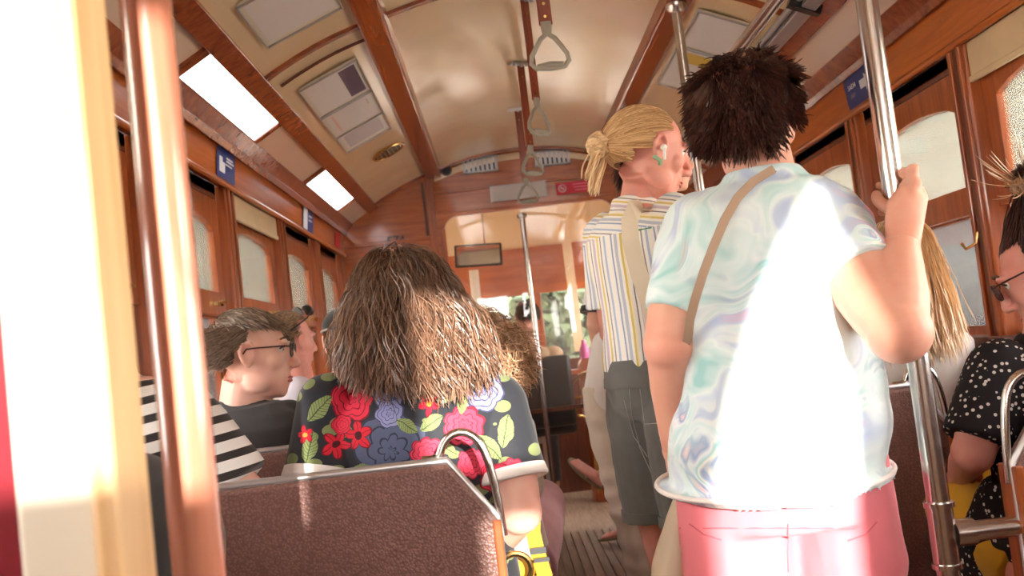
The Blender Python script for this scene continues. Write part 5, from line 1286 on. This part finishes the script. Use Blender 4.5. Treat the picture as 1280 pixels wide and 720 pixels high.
# ---- passenger in the front corner with flip-flops
t = person(V((.95, 5.5, 0)), 'passenger at front right with raised foot in flip-flop and blue jeans')
pel = V((.93, 5.5, .56)); nb = V((.97, 5.5, 1.04)); hc = V((.955, 5.5, 1.17)); RH = frame(math.radians(88)); rv = V((0,1,0))
rg, fw = torso_rings(pel, nb, rv, scale_prof(TORSO, .9, .9)); m = MB(); m.loft([(c_, a*.92, b_*.92) for c_, a, b_ in rg]); m.tube([nb-V((0,0,.04)), hc-V((0,0,.05))], .054, 16); head_mb(m, hc, RH, .95)
an1 = P(752, 596, 5.42); kn1 = V((.50, 5.42, .62)); h1 = V((.88, 5.42, .58)); an2 = P(790, 652, 5.30); an2.z = .10; kn2 = V((.50, 5.62, .50)); h2 = V((.88, 5.6, .55))
limb(m, h1, kn1, an1, (.075,.07,.052,.046,.034)); limb(m, h2, kn2, an2, (.075,.07,.052,.046,.034))
fd = (P(709, 586, 5.42)-P(745, 618, 5.42)); 
def foot2(m, an, d, k=1.0, sd=V((0,1,0))):   # free foot pointing along d
    d = d.normalized(); sd = (sd-d*sd.dot(d)).normalized(); up_ = sd.cross(d).normalized()
    if up_.z < 0: up_ = -up_
    m.loft([(an-d*.035-up_*.030, sd*.026, up_*.026), (an+d*.03-up_*.028, sd*.034, up_*.032), (an+d*.10-up_*.040, sd*.042, up_*.020), (an+d*.155-up_*.044, sd*.040, up_*.013)], seg=16)
    for i, o_ in enumerate((-.030,-.012,.004,.018,.030)): m.tube([an+d*.14+sd*o_-up_*.044, an+d*(.19-.007*i)+sd*o_-up_*.045], [.011 if i == 0 else .009, .008], 8)
    return up_
sd1 = V((.15,.75,.62)); up1 = foot2(m, an1, fd, 1.0, sd1); up2 = foot2(m, an2, V((-1,-.1,0)))
for s, e_, w_ in ((-1, V((.80,5.30,.80)), V((.62,5.35,.68))), (1, V((.80,5.72,.80)), V((.62,5.68,.62)))):
    sh = V((.96, 5.5+s*.17, .98)); limb(m, sh, e_, w_, (.044,.042,.036,.033,.024)); hand_mb(m, w_, w_-e_, V((0,0,-1)), V((0,-s,0)), .3, .9)
part('body', fuse(m, .007, 4), M['skin_b'], t); face_parts(t, hc, RH, .95)
m = MB(); m.loft(inf([r_ for r_ in rg][1:-1], .013)); sleeve(m, V((.96,5.33,.98)), V((.80,5.30,.80)), V((.62,5.35,.68)), .8, (.056,.056)); sleeve(m, V((.96,5.67,.98)), V((.80,5.72,.80)), V((.62,5.68,.62)), .8, (.056,.056)); part('tee', fuse(m, .008, 4), M['lavender_cloth'], t)
m = MB()
for h_, kn, an in ((h1, kn1, an1), (h2, kn2, an2)): m.tube([h_, h_.lerp(kn, .5), kn, kn.lerp(an, .4), kn.lerp(an, .80)], [.086,.080,.068,.064,.062], 20); m.ell(kn, .068)
m.loft(inf(rg[:4], .006)); part('jeans', fuse(m, .007, 4, fold=folds(.005, 10, 10, 2)), M['jean_blue'], t)
strands('hair', hc+RH@V((0,-.014,.022)), RH, (.078,.094,.088), 500, .06, .1, lambda u: V((u.x*.4,-.3,-.3)), t, M['hair_dark'], lambda u: (u.y < .25 and u.z > -.6) or u.z > .5, width=.0024, seg=4, spread=.3, seed=44)
M['sole'] = pm('olive_rubber_sole', hexc(150,140,110), .6)
def flop(an, d, up_, lab, sd=V((0,1,0))):
    d = d.normalized(); sd = (sd-d*sd.dot(d)).normalized(); q = an-up_*.066
    s_ = empty('flip_flop', q); tag(s_, lab, 'sandal', 'flip-flops of the front passenger')
    m = MB(); pts = []
    for i in range(28):
        a = 2*PI*i/28; u = math.cos(a); pts.append(q+d*(.075+.125*u)+sd*(.040+.008*u)*math.sin(a))
    m.prism(pts, up_*.014); part('sole', m, M['sole'], s_, smooth=False)
    m = MB(); 
    for s in (-1, 1): m.tube([q+d*.15+up_*.012, q+d*.13+up_*.040+sd*s*.012, q+d*.06+sd*s*.040+up_*.018], .004, 6)
    part('thong_strap', m, M['rosep'], s_)
flop(an1, fd, up1, 'flip-flop on the raised foot at front right', sd1); flop(an2, V((-1,-.1,0)), up2, 'flip-flop on the foot resting on the floor at front right')
m = MB(); m.box((.93, 5.45, .44), (.36, .72, .08)); bn = solo('front_bench', m, M['seat'], 'brown sideways bench at the front right corner', 'bench', smooth=False, bevel=.02)
m = MB(); m.box((.97, 5.45, .206), (.28, .66, .39)); part('bench_box', m, M['wood_z'], bn, smooth=False)
# ---- blonde passenger on the right, white tank
Y = 2.60; nb = P(1132, 392, Y); hc = P(1121, 326, Y); RH = frame(math.radians(12), math.radians(-5))
sL_, sR_ = P(1066, 430, Y), P(1184, 428, Y); eL_, wL_ = P(1070, 540, Y-.02), P(1100, 560, Y+.2); eR_, wR_ = P(1200, 530, Y-.02), P(1180, 560, Y+.2)
N_, *_r = seated(None, 'long-haired blonde in white sleeveless top sitting beyond the near chrome pole', Y, nb, hc, RH, sL_, sR_, eL_, wL_, eR_, wR_, 'skin_c', 'white_cloth', vox=.006, female=True, sl=(.10,.10), slr=(.050,.046), topname='tank_top', prof=scale_prof(TORSO_F, 1.0, 1.0), pants='cream_cloth')
strands('hair', hc+RH@V((0,-.014,.022)), RH, (.078,.096,.088), 2800, .26, .93, lambda u: V((u.x*.15,-.1,-.6)), N_, M['hair_blond'], lambda u: (u.y < .35 and u.z > -.4) or u.z > .5, wave=.003, wl=.08, width=.0014, seg=14, spread=.18, thick=.15, seed=45)
# ---- dotted blouse passenger at the right edge
Y = 1.98; nb = P(1312, 412, Y); hc = P(1312, 340, Y+.03); RH = frame(math.radians(48), math.radians(-22))
sL_, sR_ = P(1248, 462, Y), P(1372, 445, Y); eL_, wL_ = P(1216, 566, Y-.03), P(1200, 592, Y+.24); eR_, wR_ = P(1376, 560, Y), P(1330, 600, Y+.2)
hip = V((nb.x-.0, Y+.05, .57))
O_, *_r = seated(None, 'dark-haired passenger at right edge in black dotted blouse and yellow skirt', Y, nb, hc, RH, sL_, sR_, eL_, wL_, eR_, wR_, 'skin_b', 'dots', vox=.006, female=True, sl=(.86,.86), slr=(.066,.068), topname='blouse', pants='yellow_cloth', hip=hip, rarm=(.050,.050,.042,.038,.027),
   lap={-1: (P(1166, 612, Y+.42), P(1172, 740, Y+.40)), 1: (P(1230, 610, Y+.42), P(1240, 740, Y+.40))}, fold=folds(.005, 9, 9, 3), prof=scale_prof(TORSO_F, 1.0, 1.1))
glasses(O_, hc, RH)
m = MB(); h_ = hip; kn = P(1200, 622, Y+.34)   # blouse falling over the lap
m.loft([(h_+V((0,0,.16)), (.150,0,0), (0,.10,0)), (h_+V((-.01,.06,.06)), (.165,0,0), (0,.13,.02)), (h_+V((-.02,.12,-.02)), (.160,0,0), (0,.15,.02)), (h_+V((-.03,.16,-.09)), (.150,0,0), (0,.13,.02))], seg=26)
part('blouse_hem', fuse(m, .006, 4, fold=folds(.008, 12, 8, 2)), M['dots'], O_)
strands('hair', hc+RH@V((0,-.016,.024)), RH, (.084,.102,.092), 2600, .20, .0, lambda u: V((u.x*.1,-.5,.3)), O_, M['hair_dark'], lambda u: (u.y < .25 and u.z > -.62 and not (u.y > -.1 and u.z < -.1)) or u.z > .55, wave=.002, wl=.05, width=.0014, seg=10, spread=.2, thick=.08, seed=46, target=tuple(RH.transposed()@(P(1284,240,2.0)-hc)))
bc = P(1284, 232, 2.0); m = MB(); tone = []; rnd = random.Random(9)
for i in range(70):
    tilt = Matrix.Rotation(rnd.uniform(0, 3.1), 3, 'Z') @ Matrix.Rotation(rnd.uniform(0, 3.1), 3, 'X'); rr_ = rnd.uniform(.018, .032); a = rnd.uniform(0, 6); k0 = len(m.v)
    m.tube([bc+tilt@V((rr_*math.cos(a+q*.5), rr_*math.sin(a+q*.5), 0)) for q in range(10)], .003, 4); tone += [rnd.uniform(.2, .8)]*(len(m.v)-k0)
for i in range(26):
    d_ = V((rnd.gauss(-.4,.6), rnd.gauss(0,.6), rnd.gauss(.3,.5))).normalized(); L = rnd.uniform(.05, .09); k0 = len(m.v)
    m.tube([bc+d_*(.02+L*q/5)+V((0,0,.02*(q/5)**2)) for q in range(6)], [.0012]*5+[.0004], 3); tone += [rnd.uniform(.6, 1)]*(len(m.v)-k0)
me = bpy.data.meshes.new('bun'); me.from_pydata([tuple(a) for a in m.v], [], m.f); me.update(); at = me.attributes.new('tone', 'FLOAT', 'POINT'); at.data.foreach_set('value', tone)
part('hair_bun', me, M['hair_curl'], O_)
# ---- yellow backpack beside the aisle seat
bp = P(655, 722, 1.95); by = empty('yellow_backpack', bp); tag(by, 'yellow strapped backpack partly showing beside the near seat edge', 'backpack')
bo_ = bp+V((-.02, .02, -.05))
m = MB(); m.loft([(bo_+V((0,0,-.16)), (.045,0,0), (0,.09,0)), (bo_+V((0,0,-.02)), (.055,0,0), (0,.10,0)), (bo_+V((0,0,.06)), (.05,0,0), (0,.08,0)), (bo_+V((0,0,.09)), (.03,0,0), (0,.05,0))], pw=3, seg=26); part('pack_body', fuse(m, .006, 3), M['yellow_cloth'], by)
m = MB(); band(m, [P(667,640,1.90), P(666,665,1.87), P(672,690,1.86), P(682,722,1.88)], .028, .002); part('strap', m, M['yellow_cloth'], by, smooth=False)
m = MB(); q = P(673, 688, 1.855); m.box(q, (.030,.008,.012)); m.box(q+V((.004,0,-.018)), (.030,.008,.008)); part('buckle', m, M['black'], by, smooth=False)
m = MB(); q = P(645, 712, 1.86); m.tube([q+V((.030*math.cos(a), 0, .030*math.sin(a))) for a in [2*PI*i/24 for i in range(25)]], .006, 8); part('metal_ring', m, M['brass'], by)

m = MB(); m.box((-.86, 1.18, .455), (.40, .55, .07)); bn = solo('side_bench', m, M['seat'], 'brown bench under the person in dark grey jacket', 'bench', smooth=False, bevel=.02)
m = MB(); m.box((-.88, 1.18, .215), (.30, .48, .405)); part('bench_box', m, M['wood_z'], bn, smooth=False)
# ------------------------------------------------------------------ outside
def leafmat(name, c1, c2):
    m = pm(name, c1, .7); nt, b = nodes(m)
    nt.links.new(ramp(nt, noisetex(nt, texco(nt), 3, 6, .7), [(.35, c2), (.6, c1)]), b.inputs['Base Color']); return m
M['street'] = pm('pale_street', hexc(182,174,162), .8)
m = MB(); m.box((0, 14, -.75), (60, 60, .1)); g_ = struct('ground', m, M['street'])
M['fac'] = pm('pinkish_plaster', hexc(118,100,92), .9); M['fac2'] = pm('ochre_plaster', hexc(128,106,78), .9); M['fac3'] = pm('pale_stucco', hexc(106,102,90), .9)
nt, b = nodes(M['fac']); nt.links.new(ramp(nt, noisetex(nt, texco(nt), .8, 4), [(.3, hexc(120,104,98)), (.7, hexc(136,120,112))]), b.inputs['Base Color'])
M['stone'] = pm('stone_trim', hexc(222,216,210), .8); M['winglass'] = pm('dark_window_pane', hexc(70,66,72), .15)
def house(x0, x1, y0, y1, h, side, lab, wall, cols):
    t = empty('building', ((x0+x1)/2, (y0+y1)/2, -.7)); tag(t, lab, 'building')
    m = MB(); m.box(((x0+x1)/2, (y0+y1)/2, h/2-.7), (abs(x1-x0), y1-y0, h)); part('walls', m, M[wall], t, smooth=False)
    fx = min(abs(x0), abs(x1))*side
    m = MB(); m.box((fx-side*.03, (y0+y1)/2, -.05), (.06, y1-y0, 1.3)); part('plinth', m, M['fac2'], t, smooth=False)
    m = MB(); m.box((fx-side*.1, (y0+y1)/2, h-.7), (.4, y1-y0+.3, .25)); part('cornice', m, M['stone'], t, smooth=False)
    for y in cols:
        for z in (2.3, 5.2):
            if z > h-1.5: continue
            fr = MB(); fr.box((fx-side*.05, y, z), (.1, 1.25, 1.7)); f_ = part('window_surround', fr, M['stone'], t, smooth=False)
            q = MB(); q.box((fx-side*.09, y, z), (.06, .95, 1.4)); part('window_pane', q, M['winglass'], f_, smooth=False)
house(6.2, 12, 6.0, 20.5, 6.0, 1, 'pinkish plastered building with ochre base seen through right windows', 'fac', (8.2, 11.4, 14.8, 18.0))
house(6.8, 12, 21, 34, 9.0, 1, 'pale building further along the street on the right', 'fac3', (23, 26, 29))
house(-12, -7.0, 2, 22, 8.0, -1, 'pale stucco building seen through left windows', 'fac3', (5, 8.5, 12, 15.5, 19))
house(-13, -6.5, 23, 40, 9.0, -1, 'pale building at the far left end of the street', 'fac', (26, 30, 34))
def tree(x, y, h, r, lab, seed):
    rnd = random.Random(seed); t = empty('street_tree', (x, y, -.7)); tag(t, lab, 'tree', 'street trees outside')
    m = MB(); m.tube([(x, y, -.7), (x+.1, y, h*.35), (x, y+.1, h*.7)], [.18, .13, .07], 10)
    for i in range(5):
        a = rnd.uniform(0, 6.28); m.tube([(x, y, h*(.3+.08*i)), (x+math.cos(a)*r*.6, y+math.sin(a)*r*.6, h*(.5+.08*i))], [.06, .02], 6)
    part('trunk', m, M['bark'], t)
    m = MB()
    for i in range(2600):
        u = V((rnd.gauss(0,1), rnd.gauss(0,1), rnd.gauss(0,1))).normalized()*r*rnd.uniform(.45, 1.05); u.z *= .8
        c_ = V((x, y, h*.72))+u; s = rnd.uniform(.09, .20)
        a, b_ = V((rnd.gauss(0,1), rnd.gauss(0,1), rnd.gauss(0,1))).normalized(), V((rnd.gauss(0,1), rnd.gauss(0,1), rnd.gauss(0,1))).normalized()
        b_ = (b_-a*a.dot(b_)).normalized(); m.add([c_-a*s, c_+b_*s*.5, c_+a*s, c_-b_*s*.5], [(0,1,2,3)])
    part('foliage', m, M['leaf'], t, smooth=False)
M['bark'] = pm('tree_bark', hexc(96,80,66), .9); M['leaf'] = leafmat('leaf_green', hexc(80,94,62), hexc(40,54,32))
tree(4.3, 10.0, 4.3, 1.4, 'leafy tree seen through the near right upper window', 3)
tree(4.2, 13.3, 4.6, 1.5, 'leafy tree seen through the farther right window', 4)
tree(-4.9, 10, 4.6, 1.6, 'leafy tree outside the left windows', 5)
tree(-4.8, 15, 4.6, 1.6, 'leafy tree further along on the left side', 6)
tree(-1.3, 17, 5.0, 1.6, 'leafy tree ahead of the tram beyond the windscreen', 7)
tree(2.4, 19.5, 5.0, 1.7, 'right hand tree ahead of the tram beyond the windscreen', 8)
tree(-3.0, 13.5, 2.0, 1.3, 'low leafy bush left of the tracks ahead of the tram', 9)
tree(.6, 13.0, 2.0, 1.4, 'low leafy bush straight ahead of the tram', 10)
# ------------------------------------------------------------------ light
sc = bpy.context.scene
w = bpy.data.worlds.new('sky'); sc.world = w; w.use_nodes = True
w.node_tree.nodes['Background'].inputs[0].default_value = (1.0, .97, .93, 1); w.node_tree.nodes['Background'].inputs[1].default_value = 10.5
sn = bpy.data.objects.new('sun', bpy.data.lights.new('sun', 'SUN')); C.objects.link(sn); sn.data.energy = 7; sn.data.angle = .012; sn.data.color = (1, .93, .84)
sn.rotation_euler = SUN.to_track_quat('-Z', 'Y').to_euler(); sn.location = (.5, -3, 3)
vs = sc.view_settings; vs.view_transform = 'Standard'; vs.look = 'None'; vs.gamma = 1; vs.exposure = 1.22; vs.use_curve_mapping = False
sc.cycles.use_denoising = True; sc.cycles.max_bounces = 10; sc.cycles.diffuse_bounces = 6; sc.cycles.transparent_max_bounces = 16
sc.cycles.sample_clamp_indirect = 8
try: sc.cycles.denoiser = 'OPENIMAGEDENOISE'
except Exception: pass
for o in list(bpy.data.objects):
    if o.type == 'MESH' and o.data is not None and not o.data.materials: print('NOMAT', o.name)
